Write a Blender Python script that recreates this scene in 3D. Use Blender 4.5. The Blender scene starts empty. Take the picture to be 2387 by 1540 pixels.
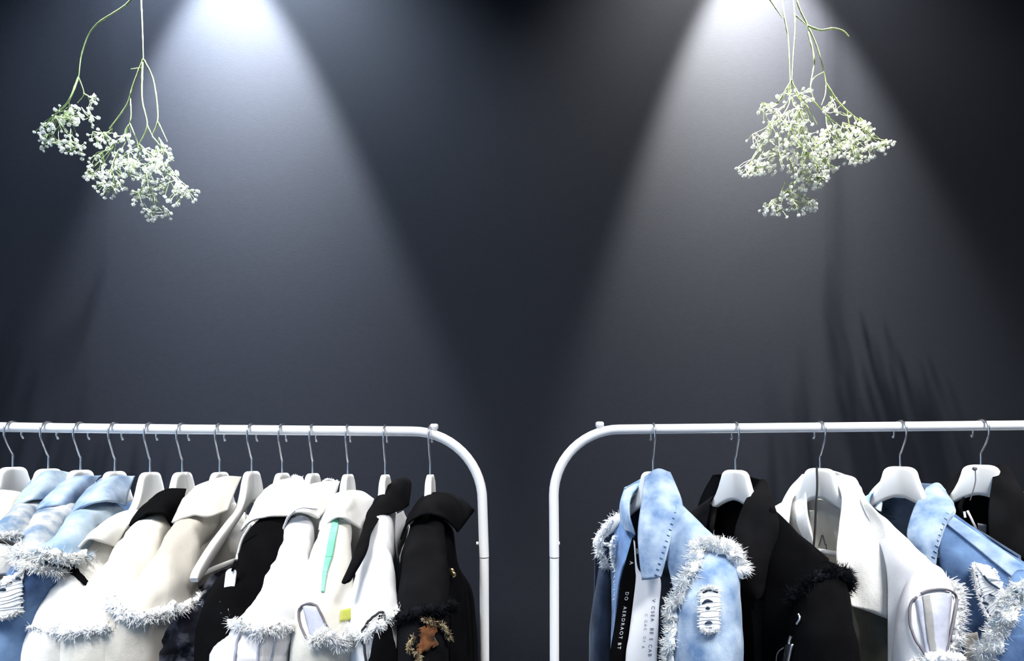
import bpy, math, random
from mathutils import Vector, noise
from mathutils.bvhtree import BVHTree
random.seed(7)
S = bpy.context.scene
COL = S.collection

# ------------------------------------------------------------------ camera
F = 1322.5            # focal length in pixels of the 2387 px frame
CX, HY = 1193.5, 1050.0
CAM = Vector((0.0, -1.15, 1.469))
cd = bpy.data.cameras.new('camera'); cd.sensor_width = 36; cd.lens = 36 * F / 2387
cd.shift_y = (HY - 770) / 2387; cd.clip_start = 0.02
co = bpy.data.objects.new('camera', cd); COL.objects.link(co)
co.location = CAM; co.rotation_euler = (math.pi / 2, 0, 0); S.camera = co

# ------------------------------------------------------------------ light
w = bpy.data.worlds.new('world'); S.world = w; w.use_nodes = True
w.node_tree.nodes['Background'].inputs[0].default_value = (.72, .80, 1, 1)
w.node_tree.nodes['Background'].inputs[1].default_value = .06
S.view_settings.view_transform = 'Standard'; S.view_settings.look = 'None'
S.view_settings.gamma = 1; S.view_settings.use_curve_mapping = False
S.view_settings.exposure = 0.0
WALL_Y, CEIL_Z = .42, 3.36

def light(name, kind, loc, target, power, color, parent=None, **kw):
    d = bpy.data.lights.new(name, kind); d.energy = power; d.color = color
    for k, v in kw.items(): setattr(d, k, v)
    o = bpy.data.objects.new(name, d); COL.objects.link(o)
    o.location = loc
    o.rotation_euler = (Vector(target) - Vector(loc)).to_track_quat('-Z', 'Y').to_euler()
    if parent: o.parent = parent; o.location = Vector(loc) - parent.location
    return o

# added front fill, unseen: light panels in front of the racks (behind / above the camera)
FILL_PANELS = [((-1.0, -1.15, CEIL_Z - .05), 31, (1, .985, .96)), ((1.0, -1.15, CEIL_Z - .05), 36, (1, .99, .98))]
COOL_FILL = light('added_cool_fill', 'AREA', (-2.5, -2.7, 1.6), (-1.0, .3, 1.5), 46, (.45, .68, 1),
               shape='RECTANGLE', size=3.4, size_y=2.2)  # added unseen fill from the front left, cools the left side

# ------------------------------------------------------------------ helpers
def P(px, py, y):
    d = y - CAM.y
    return Vector(((px - CX) * d / F, y, CAM.z - (py - HY) * d / F))

def ray(px, py):
    return Vector(((px - CX) / F, 1, -(py - HY) / F)).normalized()

def tag(o, label=None, cat=None, group=None, kind=None):
    if label: o['label'] = label
    if cat: o['category'] = cat
    if group: o['group'] = group
    if kind: o['kind'] = kind
    return o

def thing(name, label, cat, loc=(0, 0, 0), group=None):
    o = bpy.data.objects.new(name, None); COL.objects.link(o); o.location = loc
    o.empty_display_size = .05
    return tag(o, label, cat, group)

def wpos(o):
    v = Vector(o.location)
    while o.parent: o = o.parent; v += o.location
    return v

def mesh(name, V, Fc, mat, parent=None, smooth=True):
    off = wpos(parent) if parent else Vector((0, 0, 0))
    me = bpy.data.meshes.new(name)
    me.from_pydata([tuple(Vector(v) - off) for v in V], [], Fc)
    me.materials.append(mat)
    if smooth: me.polygons.foreach_set('use_smooth', [len(p.vertices) <= 4 for p in me.polygons])
    o = bpy.data.objects.new(name, me); COL.objects.link(o)
    if parent: o.parent = parent
    return o

def struct(name, V, Fc, mat):
    return tag(mesh(name, V, Fc, mat, None, False), kind='structure')

def crom(pts, n):
    """Catmull-Rom through pts (Vectors), n samples, uniform parameter"""
    k = len(pts)
    if k == 1: return [pts[0].copy() for _ in range(n)]
    out = []
    for i in range(n):
        t = i / (n - 1) * (k - 1); j = min(int(t), k - 2); u = t - j
        p1, p2 = pts[j], pts[j + 1]
        p0 = pts[j - 1] if j > 0 else p1 * 2 - p2
        p3 = pts[j + 2] if j + 2 < k else p2 * 2 - p1
        out.append(.5 * ((2 * p1) + (p2 - p0) * u + (2 * p0 - 5 * p1 + 4 * p2 - p3) * u * u + (3 * p1 - p0 - 3 * p2 + p3) * u ** 3))
    return out

def gridfaces(n, m, wrap=False, base=0):
    fs = []
    for i in range(n - 1):
        for j in range(m if wrap else m - 1):
            a = base + i * m + j; b = base + i * m + (j + 1) % m
            fs.append((a, b, b + m, a + m))
    return fs

def box(x0, x1, y0, y1, z0, z1):
    V = [(x, y, z) for x in (x0, x1) for y in (y0, y1) for z in (z0, z1)]
    return V, [(0, 1, 3, 2), (4, 6, 7, 5), (0, 4, 5, 1), (2, 3, 7, 6), (0, 2, 6, 4), (1, 5, 7, 3)]

def pipe(pts, r, m=10, cap=True):
    """tube round a polyline; r may be a list"""
    V, n = [], len(pts)
    up = None
    for i, p in enumerate(pts):
        t = (pts[min(i + 1, n - 1)] - pts[max(i - 1, 0)])
        t = t.normalized() if t.length > 1e-9 else Vector((0, 0, 1))
        if up is None:
            up = Vector((0, 1, 0)) if abs(t.y) < .9 else Vector((1, 0, 0))
        a = (up - t * up.dot(t))
        a = a.normalized() if a.length > 1e-6 else t.orthogonal().normalized()
        b = t.cross(a); up = a
        rr = r[i] if isinstance(r, (list, tuple)) else r
        for j in range(m):
            th = 2 * math.pi * j / m
            V.append(p + a * (rr * math.cos(th)) + b * (rr * math.sin(th)))
    Fc = gridfaces(n, m, True)
    if cap:                                  # caps keep their own vertices so the tube shades cleanly
        b = len(V); V += [v.copy() for v in V[:m]] + [v.copy() for v in V[(n - 1) * m:n * m]]
        Fc += [tuple(b + j for j in range(m))[::-1], tuple(b + m + j for j in range(m))]
    return V, Fc

def lathe(prof, c, m=20, axis='z'):
    V = []
    for r, h in prof:
        for j in range(m):
            t = 2 * math.pi * j / m
            V.append(Vector(c) + (Vector((r * math.cos(t), r * math.sin(t), h)) if axis == 'z' else Vector((r * math.cos(t), h, r * math.sin(t)))))
    n = len(prof)
    return V, gridfaces(n, m, True) + [tuple(range(m))[::-1], tuple((n - 1) * m + j for j in range(m))]

def join(*parts):
    V, Fc = [], []
    for v, f in parts:
        b = len(V); V += list(v); Fc += [tuple(i + b for i in q) for q in f]
    return V, Fc

def vnormals(G):
    n, m = len(G), len(G[0]); N = []
    for i in range(n):
        row = []
        for j in range(m):
            du = G[min(i + 1, n - 1)][j] - G[max(i - 1, 0)][j]
            dv = G[i][min(j + 1, m - 1)] - G[i][max(j - 1, 0)]
            c = du.cross(dv)
            row.append(c.normalized() if c.length > 1e-12 else Vector((0, -1, 0)))
        N.append(row)
    return N

def solid(G, t):
    """grid of Vectors -> sheet of thickness t"""
    n, m = len(G), len(G[0]); N = vnormals(G)
    V = [G[i][j] + N[i][j] * t / 2 for i in range(n) for j in range(m)]
    V += [G[i][j] - N[i][j] * t / 2 for i in range(n) for j in range(m)]
    k = n * m
    Fc = gridfaces(n, m) + [q[::-1] for q in gridfaces(n, m, base=k)]
    ring = [j for j in range(m)] + [i * m + m - 1 for i in range(1, n)] + [(n - 1) * m + j for j in range(m - 2, -1, -1)] + [i * m for i in range(n - 2, 0, -1)]
    for a, b in zip(ring, ring[1:] + ring[:1]): Fc.append((b, a, a + k, b + k))
    return V, Fc

def fold(p, amp, f=(26, 26, 7), seed=0.):
    q = Vector((p.x * f[0] + seed, p.y * f[1] + 3.1 * seed, p.z * f[2]))
    return amp * (noise.noise(q) + .5 * noise.noise(q * 2.3))

def PN(h, px, py, n):
    r = ray(px, py); q = h['o'] + h['n'] * n
    return CAM + r * ((q - CAM).dot(h['n']) / r.dot(h['n']))

def netgrid(net, n=26, m=22, ext=None, amp=0., seed=0., f=(26, 26, 7), frame=None, clamp=None):
    rows = [[(PN(frame, *p) if frame else P(*p)) for p in r] for r in net]
    if clamp:
        hh, nm = clamp
        for i in range(1, len(rows)):
            for j in range(len(rows[i])):
                lim = nm * (.1 if i == 1 else 1)
                if (rows[i][j] - hh['o']).dot(hh['n']) < lim: rows[i][j] = PN(hh, net[i][j][0], net[i][j][1], lim)
    if ext is not None:
        rows.append([Vector((v.x, v.y, ext)) for v in rows[-1]])
    mm = max(len(r) for r in rows)
    rows = [crom(r, mm) if len(r) != mm else r for r in rows]
    cols = [crom([r[j] for r in rows], n) for j in range(mm)]
    G = [crom([cols[j][i] for j in range(mm)], m) for i in range(n)]
    if amp:
        N = vnormals(G)
        G = [[G[i][j] + N[i][j] * fold(G[i][j], amp, f, seed) for j in range(m)] for i in range(n)]
    return G

def sheet(name, net, mat, parent, t=.004, n=26, m=22, ext=None, amp=.003, seed=0., label=None, f=(26, 26, 7), frame=None, clamp=None):
    G = netgrid(net, n, m, ext, amp, seed, f, frame, clamp)
    V, Fc = solid(G, t)
    o = mesh(name, V, Fc, mat, parent)
    if label: o['label'] = label
    o_grid[o.name] = G
    return o
o_grid = {}

def tube(name, rows, mat, parent, side=-1, ext=.92, n=46, m=30, amp=.004, seed=0., label=None, f=(26, 26, 7), sup=.85, top=True, drop=10.):
    """rows: Lx,Ly,Rx,Ry,y,thick - a cloth tube through traced edge pairs at real depths"""
    Ls, Rs, Ts = [], [], []
    for qi, (lx, ly, rx, ry, y, th) in enumerate(rows):
        if side < 0 and drop: ly += drop * (1.5, 1, .35, 0, 0, 0, 0, 0)[qi]; ry += drop * (1.5, 1, .35, 0, 0, 0, 0, 0)[qi]
        h = max(.004, min(.045, (-y - .1) / .1 * .045)) if y < 0 else .01
        h *= min(1, abs(CX - lx) / 700) if side < 0 else -.45
        Ls.append(P(lx, ly, y - h)); Rs.append(P(rx, ry, y + h)); Ts.append(Vector((th, 0, 0)))
    k = len(rows)
    if ext is not None:
        Ls.append(Vector((Ls[-1].x, Ls[-1].y, ext))); Rs.append(Vector((Rs[-1].x, Rs[-1].y, ext))); Ts.append(Ts[-1])
    L, R, T = crom(Ls, n), crom(Rs, n), crom(Ts, n)
    C = [(a + b) / 2 for a, b in zip(L, R)]
    G, NN = [], []
    for i in range(n):
        wv = (R[i] - L[i]) / 2
        tg = C[min(i + 1, n - 1)] - C[max(i - 1, 0)]
        mv = wv.cross(tg); mv = mv.normalized() if mv.length > 1e-9 else Vector((0, -1, 0))
        if mv.dot(CAM - C[i]) < 0: mv = -mv
        r2 = T[i].x / 2
        row, nr = [], []
        for j in range(m):
            th = 2 * math.pi * j / m
            c, s = math.cos(th), math.sin(th)
            c2 = math.copysign(abs(c) ** sup, c); s2 = math.copysign(abs(s) ** sup, s)
            nv = (wv.normalized() * c + mv * s)
            p = C[i] + wv * c2 + mv * (r2 * s2)
            p = p + nv * fold(p, amp, f, seed)
            row.append(p); nr.append(nv)
        G.append(row); NN.append(nr)
    V = [p for r in G for p in r]
    Fc = gridfaces(n, m, True)
    if top: Fc.append(tuple(range(m)))
    o = mesh(name, V, Fc, mat, parent)
    if label: o['label'] = label
    return dict(o=o, G=G, N=NN, k=len(Ls) - 1, n=n, m=m)

def near_panel(h, ridge, rows, mt, parent, seed, n=36, m=28):
    """front panel of an open jacket: rolls over the hanger arm, then hangs in front of it"""
    net = [[(x, y + 6, -.016) for x, y in ridge], [(x, y - 4, -.002) for x, y in ridge], [(x - 2, y + 9, .015) for x, y in ridge]]
    for row, nn in rows: net.append([(x, y, nn) for x, y in row])
    return sheet('front_panel', net, mt, parent, n=n, m=m, ext=.9, seed=seed, frame=h, amp=.0025)

def ringpath(tb, row, tilt=0., a0=0., arc=(0, 1)):
    """points + outward normals round a tube at control row"""
    out = []
    m = tb['m']
    for q in range(61):
        u = arc[0] + (arc[1] - arc[0]) * q / 60
        th = 2 * math.pi * u
        x = (row + tilt * 1.4 * math.cos(th - a0) + .16 * noise.noise(Vector((u * 9, row * 3, tb['k'])))) / tb['k'] * (tb['n'] - 1)
        x = max(0, min(tb['n'] - 1.001, x)); i = int(x); fx = x - i
        jf = (u % 1) * m; j = int(jf) % m; fj = jf - int(jf); j2 = (j + 1) % m
        p = (tb['G'][i][j] * (1 - fj) + tb['G'][i][j2] * fj) * (1 - fx) + (tb['G'][i + 1][j] * (1 - fj) + tb['G'][i + 1][j2] * fj) * fx
        out.append((p, tb['N'][i][j].lerp(tb['N'][i][j2], fj).normalized()))
    return out

BV = {}
def bvh(o):
    if o.name not in BV:
        off = wpos(o)
        BV[o.name] = BVHTree.FromPolygons([v.co + off for v in o.data.vertices], [tuple(p.vertices) for p in o.data.polygons])
    return BV[o.name]

def drape(objs, px, py, lift=.0015):
    best = None
    for o in objs:
        h = bvh(o).ray_cast(CAM, ray(px, py))
        if h[0] is not None and (best is None or h[3] < best[2]): best = (h[0], h[1], h[3])
    if best is None: return None
    nrm = best[1] if best[1].dot(CAM - best[0]) > 0 else -best[1]
    return best[0] + nrm * lift, nrm

def drapeline(objs, pts, n=40, lift=.0015):
    c = crom([Vector((x, y, 0)) for x, y in pts], n)
    res = [drape(objs, v.x, v.y, lift) for v in c]
    good = [i for i, r in enumerate(res) if r]
    if not good: return []
    for i, r in enumerate(res):
        if r is None:
            g = min(good, key=lambda q: abs(q - i))
            res[i] = (P(c[i].x, c[i].y, res[g][0].y), res[g][1])
    return res

def patch(name, objs, quad, mat, parent, n=14, m=10, t=.0025, lift=.002, label=None, wob=0.):
    """quad: 4 pixel corners tl,tr,br,bl draped on the cloth"""
    tl, tr, br, bl = [Vector((x, y, 0)) for x, y in quad]
    G = []
    for i in range(n):
        u = i / (n - 1); a = tl.lerp(bl, u); b = tr.lerp(br, u)
        pts = []
        for j in range(m):
            q = a.lerp(b, j / (m - 1))
            if wob and (j in (0, m - 1) or i in (0, n - 1)):
                q = q + Vector((random.uniform(-wob, wob), random.uniform(-wob, wob), 0))
            pts.append(q)
        G.append(pts)
    D = [[drape(objs, q.x, q.y, lift) for q in r] for r in G]
    flat = [(i, j) for i in range(n) for j in range(m) if D[i][j]]
    if not flat: print('PATCH MISS', name, quad); return None
    for i in range(n):
        for j in range(m):
            if D[i][j] is None:
                g = min(flat, key=lambda q: (q[0] - i) ** 2 + (q[1] - j) ** 2)
                D[i][j] = (P(G[i][j].x, G[i][j].y, D[g[0]][g[1]][0].y), None)
    V, Fc = solid([[D[i][j][0] for j in range(m)] for i in range(n)], t)
    o = mesh(name, V, Fc, mat, parent)
    if label: o['label'] = label
    return o

def fray(name, path, mat, parent, count=420, length=.014, band=.006, wid=.0004, label=None, droop=.5, band_amp=None):
    """a fluffy torn edge: lumpy cotton band + fine loose curling strands along a (point, normal) path"""
    length *= .72; band *= .7; count = int(count * 2.6)
    k = max(24, min(170, int(sum((path[i + 1][0] - path[i][0]).length for i in range(len(path) - 1)) / .0016)))
    P_ = crom([p for p, n in path], k); N_ = [v.normalized() for v in crom([n for p, n in path], k)]
    pts = []
    for i, (p, n) in enumerate(zip(P_, N_)):
        q = p * 95
        pts.append(p + n * band * .35 + Vector((noise.noise(q), noise.noise(q + Vector((5, 3, 1))), noise.noise(q + Vector((1, 9, 4))))) * band * .9)
    rad = [band * (.75 + .9 * abs(noise.noise(p * 160 + Vector((2, 2, 2))))) for p in P_]
    V, Fc = pipe(pts, rad, 12)
    V = [v + Vector((noise.noise(v * 330), noise.noise(v * 330 + Vector((9, 0, 0))), noise.noise(v * 330 + Vector((0, 7, 0))))) * band * .75 for v in V]
    sv, sf = [], []
    for _ in range(count):
        i = random.randrange(k - 1); u = random.random()
        p = pts[i].lerp(pts[i + 1], u); nv = N_[i]
        d = (nv * .8 + Vector((random.gauss(0, .55), random.gauss(0, .55), random.gauss(-droop * .2, .6)))).normalized()
        p = p + d * band * .5
        ln = length * random.uniform(.35, 1.25)
        c = Vector((random.gauss(0, 1), random.gauss(0, 1), random.gauss(-droop, 1))) * ln * .28
        s = d.orthogonal().normalized() * wid * random.uniform(.8, 1.8); s2 = d.cross(s)
        b = len(sv)
        for t_, w_ in ((0, 1), (.5, .9), (.9, .6)):
            q = p + d * ln * t_ + c * t_ * t_
            sv += [q + s * w_, q - s * .5 * w_ + s2 * .87 * w_, q - s * .5 * w_ - s2 * .87 * w_]
        sv.append(p + d * ln + c)
        for r_ in (0, 3):
            for x, y in ((0, 1), (1, 2), (2, 0)): sf.append((b + r_ + x, b + r_ + y, b + r_ + 3 + y, b + r_ + 3 + x))
        sf += [(b + 6, b + 7, b + 9), (b + 7, b + 8, b + 9), (b + 8, b + 6, b + 9)]
    V, Fc = join((V, Fc), (sv, sf))
    o = mesh(name, V, Fc, mat, parent); o['kind'] = 'stuff'
    if label: o['label'] = label
    return o

def torn(objs, quad, parent, threads=9, slits=(), base='thread', lift=.004, label=None, wob=3):
    """a torn patch of denim: pale weft threads lying across the hole, dark slits between"""
    patch('torn_patch', objs, quad, M[base], parent, 16, 12, .0025, lift, label, wob)
    tl, tr, br, bl = [Vector((x, y, 0)) for x, y in quad]
    for k in range(threads):
        u = (k + .5 + random.uniform(-.3, .3)) / threads
        a, b = tl.lerp(bl, u), tr.lerp(br, u); m_ = a.lerp(b, .5) + Vector((0, random.uniform(-4, 4), 0))
        q = drapeline(objs, [(a.x - 3, a.y), (m_.x, m_.y), (b.x + 3, b.y + random.uniform(-3, 3))], 12, lift + .0013)
        if q: mesh('weft_thread', *pipe([p for p, n in q], .0009, 6), M['thread_blue' if k % 2 else 'thread'], parent)
    for st in slits:
        q = drapeline(objs, st, 12, lift + .0022)
        if q: mesh('tear_slit', *pipe([p for p, n in q], [.0022 * math.sin(math.pi * (i + .4) / 12) + .0003 for i in range(len(q))], 6), M['denim_dark'], parent)

# ------------------------------------------------------------------ materials
def mat(name, col, rough=.6, metal=0., col2=None, scale=20., bump=0., bscale=400., contrast=(.35, .65), sheen=0., stretch=(1, 1, 1), spec=.5, detail=6., emit=0., wrinkle=0.):
    M = bpy.data.materials.new(name); M.use_nodes = True
    nt = M.node_tree; b = nt.nodes['Principled BSDF']
    b.inputs['Base Color'].default_value = (*col, 1); b.inputs['Roughness'].default_value = rough
    b.inputs['Metallic'].default_value = metal; b.inputs['Specular IOR Level'].default_value = spec
    if sheen: b.inputs['Sheen Weight'].default_value = sheen
    if emit: b.inputs['Emission Color'].default_value = (*col, 1); b.inputs['Emission Strength'].default_value = emit
    tc = nt.nodes.new('ShaderNodeTexCoord'); mp = nt.nodes.new('ShaderNodeMapping')
    mp.inputs['Scale'].default_value = stretch
    nt.links.new(tc.outputs['Object'], mp.inputs['Vector'])
    if col2:
        nz = nt.nodes.new('ShaderNodeTexNoise'); nz.inputs['Scale'].default_value = scale; nz.inputs['Detail'].default_value = detail
        cr = nt.nodes.new('ShaderNodeValToRGB')
        cr.color_ramp.elements[0].position = contrast[0]; cr.color_ramp.elements[0].color = (*col, 1)
        cr.color_ramp.elements[1].position = contrast[1]; cr.color_ramp.elements[1].color = (*col2, 1)
        nt.links.new(mp.outputs[0], nz.inputs['Vector']); nt.links.new(nz.outputs[0], cr.inputs[0])
        nt.links.new(cr.outputs[0], b.inputs['Base Color'])
    if bump:
        n2 = nt.nodes.new('ShaderNodeTexNoise'); n2.inputs['Scale'].default_value = bscale; n2.inputs['Detail'].default_value = 3
        bp = nt.nodes.new('ShaderNodeBump'); bp.inputs['Strength'].default_value = bump; bp.inputs['Distance'].default_value = .002
        nt.links.new(mp.outputs[0], n2.inputs['Vector']); nt.links.new(n2.outputs[0], bp.inputs['Height'])
        last = bp
        if wrinkle:
            n3 = nt.nodes.new('ShaderNodeTexNoise'); n3.inputs['Scale'].default_value = 34; n3.inputs['Detail'].default_value = 4
            m3 = nt.nodes.new('ShaderNodeMapping'); m3.inputs['Scale'].default_value = (1, 1, .45); m3.inputs['Rotation'].default_value = (.3, .5, 0)
            last = nt.nodes.new('ShaderNodeBump'); last.inputs['Strength'].default_value = wrinkle; last.inputs['Distance'].default_value = .012
            nt.links.new(tc.outputs['Object'], m3.inputs['Vector']); nt.links.new(m3.outputs[0], n3.inputs['Vector'])
            nt.links.new(n3.outputs[0], last.inputs['Height']); nt.links.new(bp.outputs[0], last.inputs['Normal'])
        nt.links.new(last.outputs[0], b.inputs['Normal'])
    return M

M = {}
M['wall'] = mat('navy wall paint', (.0060, .0077, .0126), .9, col2=(.0069, .0087, .0140), scale=60, bump=.12, bscale=420, stretch=(1, 1, 1.6), spec=.2)
M['floor'] = mat('grey concrete', (.16, .16, .17), .6, col2=(.22, .22, .22), scale=4, bump=.2, bscale=60)
M['ceiling'] = mat('charcoal ceiling paint', (.03, .032, .038), .9, col2=(.036, .038, .044), scale=6)
M['white_metal'] = mat('white powder coat', (.86, .87, .90), .32, col2=(.9, .9, .92), scale=8)
M['steel'] = mat('hook steel', (.62, .63, .66), .28, 1., col2=(.7, .7, .73), scale=60)
M['hanger'] = mat('white lacquered wood', (.85, .84, .82), .38, col2=(.9, .89, .87), scale=6, stretch=(1, 1, 1))
M['black_metal'] = mat('black lamp metal', (.02, .02, .022), .4, col2=(.03, .03, .03), scale=10)
M['lamp_glass'] = mat('lamp lens', (1, .98, .95), .3, emit=8.)
M['fill_glow'] = mat('fill panel diffuser', (1, 1, 1), .4, emit=1.5)  # glow of the added fill panels
cl = dict(rough=.92, bump=.35, bscale=700, sheen=.1, spec=.2, wrinkle=.32)
M['white'] = mat('white cotton', (.76, .75, .72), col2=(.84, .83, .81), scale=14, **cl)
M['cool_white'] = mat('cool white cotton', (.72, .72, .76), col2=(.82, .82, .84), scale=16, **cl)
M['cream'] = mat('cream cotton', (.64, .62, .56), col2=(.75, .73, .67), scale=12, **cl)
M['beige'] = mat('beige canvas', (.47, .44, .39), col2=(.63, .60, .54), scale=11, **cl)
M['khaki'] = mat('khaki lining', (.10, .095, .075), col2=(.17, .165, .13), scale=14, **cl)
M['black'] = mat('black cotton', (.0018, .0018, .0024), col2=(.0042, .0042, .005), scale=18, rough=.95, bump=.4, bscale=600, spec=.05)
M['charcoal'] = mat('charcoal cotton', (.0042, .0042, .005), col2=(.009, .009, .0105), scale=18, rough=.95, bump=.4, bscale=600, spec=.06)
M['denim_light'] = mat('light wash denim', (.12, .22, .41), col2=(.54, .65, .78), scale=26, contrast=(.3, .72), **cl)
M['denim_pale'] = mat('pale wash denim', (.19, .31, .46), col2=(.50, .59, .66), scale=22, contrast=(.3, .68), **cl)
M['denim_acid'] = mat('acid wash denim', (.12, .21, .34), col2=(.66, .65, .61), scale=24, contrast=(.38, .62), **cl)
M['denim_mid'] = mat('mid wash denim', (.035, .075, .18), col2=(.19, .32, .55), scale=18, contrast=(.3, .72), **cl)
M['denim_dark'] = mat('dark denim', (.008, .014, .03), col2=(.035, .055, .10), scale=18, contrast=(.3, .7), **cl)  # also stands for shade on the light jacket's far sleeve
M['denim_inside'] = mat('denim reverse side', (.03, .05, .085), col2=(.09, .13, .20), scale=22, contrast=(.3, .7), **cl)
M['navy_mottle'] = mat('navy crumpled cloth', (.003, .004, .010), col2=(.13, .14, .19), scale=30, contrast=(.5, .72), **cl)
M['thread'] = mat('white cotton fray', (.82, .84, .88), col2=(.93, .93, .92), scale=60, rough=.95, spec=.1)
M['thread_blue'] = mat('pale blue fray', (.50, .61, .76), col2=(.92, .93, .92), scale=75, contrast=(.3, .5), rough=.95, spec=.1)
M['thread_black'] = mat('black fray', (.002, .002, .003), col2=(.009, .010, .014), scale=70, rough=.95, spec=.08)
M['thread_gold'] = mat('gold and rust fray', (.05, .02, .01), col2=(.55, .45, .27), scale=75, contrast=(.4, .6), rough=.8)
M['rust'] = mat('rust coloured cloth', (.035, .014, .006), col2=(.26, .10, .035), scale=45, **cl)
M['sheer'] = mat('sheer grey mesh', (.30, .32, .40), col2=(.50, .52, .62), scale=26, **cl)
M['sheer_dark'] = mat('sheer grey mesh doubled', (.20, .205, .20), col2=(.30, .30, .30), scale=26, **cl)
M['piping'] = mat('grey piping', (.11, .10, .12), .6, col2=(.15, .14, .16), scale=40)
M['black_tape'] = mat('black satin tape', (.0018, .0018, .002), .9, spec=.05, col2=(.003, .003, .0035), scale=30)
M['white_tape'] = mat('white satin tape', (.80, .80, .84), .5, col2=(.88, .88, .9), scale=14)
M['ink_white'] = mat('white print', (.8, .8, .82), .7, col2=(.85, .85, .86), scale=30)
M['ink_black'] = mat('black print', (.012, .012, .014), .7, col2=(.02, .02, .02), scale=30)
M['green'] = mat('green stripe', (.20, .60, .42), col2=(.34, .72, .55), scale=24, **cl)
M['yellow'] = mat('yellow patch', (.36, .40, .05), col2=(.46, .48, .11), scale=20, **cl)
M['gold'] = mat('brass button', (.72, .56, .25), .3, 1., col2=(.8, .65, .35), scale=60)
M['silver'] = mat('zip silver', (.75, .76, .8), .3, 1., col2=(.85, .85, .88), scale=60)
M['stem'] = mat('green stem', (.20, .28, .09), .6, col2=(.36, .43, .18), scale=40)
M['blossom'] = mat('white blossom', (.90, .91, .84), .7, col2=(.98, .98, .95), scale=150)
M['string'] = mat('cotton string', (.6, .56, .48), .9, col2=(.66, .62, .54), scale=90)

# ------------------------------------------------------------------ setting
struct('wall_back', *box(-3.2, 3.2, WALL_Y, WALL_Y + .1, 0, CEIL_Z), M['wall'])
struct('floor', *box(-3.2, 3.2, -4.6, WALL_Y, -.1, 0), M['floor'])
struct('ceiling', *box(-3.2, 3.2, -4.6, WALL_Y + .1, CEIL_Z, CEIL_Z + .1), M['ceiling'])

struct('beam_shield', *box(-3.2, 3.2, .145, .162, 2.74, CEIL_Z), M['ceiling'])  # added board, unseen: keeps the spot beams off the racks

# ------------------------------------------------------------------ lamps
for (loc, pw, colr), side in zip(FILL_PANELS, ('left', 'right')):  # added fixtures, unseen, to light the garments from the front
    t = thing('fill_panel', f'added unseen fill light panel above the {side} rack', 'fill light', (loc[0], loc[1], CEIL_Z), 'added fill light panels')
    x, y = loc[0], loc[1]
    mesh('frame', *join(box(x - .47, x + .47, y - .32, y - .30, CEIL_Z - .045, CEIL_Z - .001), box(x - .47, x + .47, y + .30, y + .32, CEIL_Z - .045, CEIL_Z - .001),
                        box(x - .47, x - .45, y - .30, y + .30, CEIL_Z - .045, CEIL_Z - .001), box(x + .45, x + .47, y - .30, y + .30, CEIL_Z - .045, CEIL_Z - .001)), M['white_metal'], t, False)
    mesh('diffuser', *box(x - .45, x + .45, y - .30, y + .30, CEIL_Z - .03, CEIL_Z - .02), M['fill_glow'], t, False)
    light('fill_panel_light', 'AREA', (x, y, CEIL_Z - .05), (x * .85, -.3, 1.3), pw, colr, t, shape='RECTANGLE', size=.9, size_y=.6, spread=math.radians(70))

def spot(px, tilt, half, power, colr, colr2, sp, lean, label):
    x = (px - CX) * (WALL_Y - CAM.y) / F
    z, y = 3.276, WALL_Y - .2
    t = thing('spotlight', label, 'spotlight', (x, y, CEIL_Z), 'wall washing spotlights')
    V, Fc = lathe([(.034, z + .0), (.036, z + .002), (.036, CEIL_Z - .012), (.03, CEIL_Z - .012), (.03, z + .012)], (x, y, 0), 24)
    mesh('housing', V, Fc[:-2], M['black_metal'], t)
    mesh('ceiling_plate', *lathe([(.05, CEIL_Z - .012), (.05, CEIL_Z - .0005)], (x, y, 0), 24), M['black_metal'], t)
    mesh('lens', *lathe([(.028, z + .022), (.028, z + .026)], (x, y, 0), 20), M['lamp_glass'], t)
    tx = x + math.tan(math.radians(tilt)) * 1.0
    lo = light('beam', 'SPOT', (x, y, z), (tx, y + .0, z - 1), power, colr, t, spot_size=math.radians(2 * half + 3.4), spot_blend=.36, shadow_soft_size=.012)
    # reflector profile: strongest 18 degrees towards the wall, falling off to the rim of the cone
    pd = Vector((tx - x + lean, math.tan(math.radians(18)), -1)).normalized()
    pl = lo.rotation_euler.to_quaternion().inverted() @ pd
    lo.data.use_nodes = True; nt = lo.data.node_tree
    em = next(n for n in nt.nodes if n.type == 'EMISSION')
    tc = nt.nodes.new('ShaderNodeTexCoord'); dt = nt.nodes.new('ShaderNodeVectorMath'); dt.operation = 'DOT_PRODUCT'; dt.inputs[1].default_value = pl
    ab = nt.nodes.new('ShaderNodeMath'); ab.operation = 'ABSOLUTE'
    mr = nt.nodes.new('ShaderNodeMapRange'); mr.inputs['From Min'].default_value = .891; mr.inputs['From Max'].default_value = 1; mr.inputs['To Min'].default_value = .08; mr.inputs['To Max'].default_value = 1
    nt.links.new(tc.outputs['Normal'], dt.inputs[0]); nt.links.new(dt.outputs['Value'], ab.inputs[0]); nt.links.new(ab.outputs[0], mr.inputs['Value']); nt.links.new(mr.outputs[0], em.inputs['Strength'])
    light('spill', 'SPOT', (x, y, z), (tx, y - .03, z - 1), power * sp, colr2, t, spot_size=math.radians(112), spot_blend=.7, shadow_soft_size=.02)
    return t
spot(525, .8, 22.3, 1800, (.87, .92, 1), (.72, .84, 1), .20, .03, 'black ceiling spotlight washing the wall above the left rack')
spot(1715, 6.4, 24, 1620, (1, .97, .92), (.98, .96, .94), .095, -.06, 'black ceiling spotlight washing the wall above the right rack')

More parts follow.
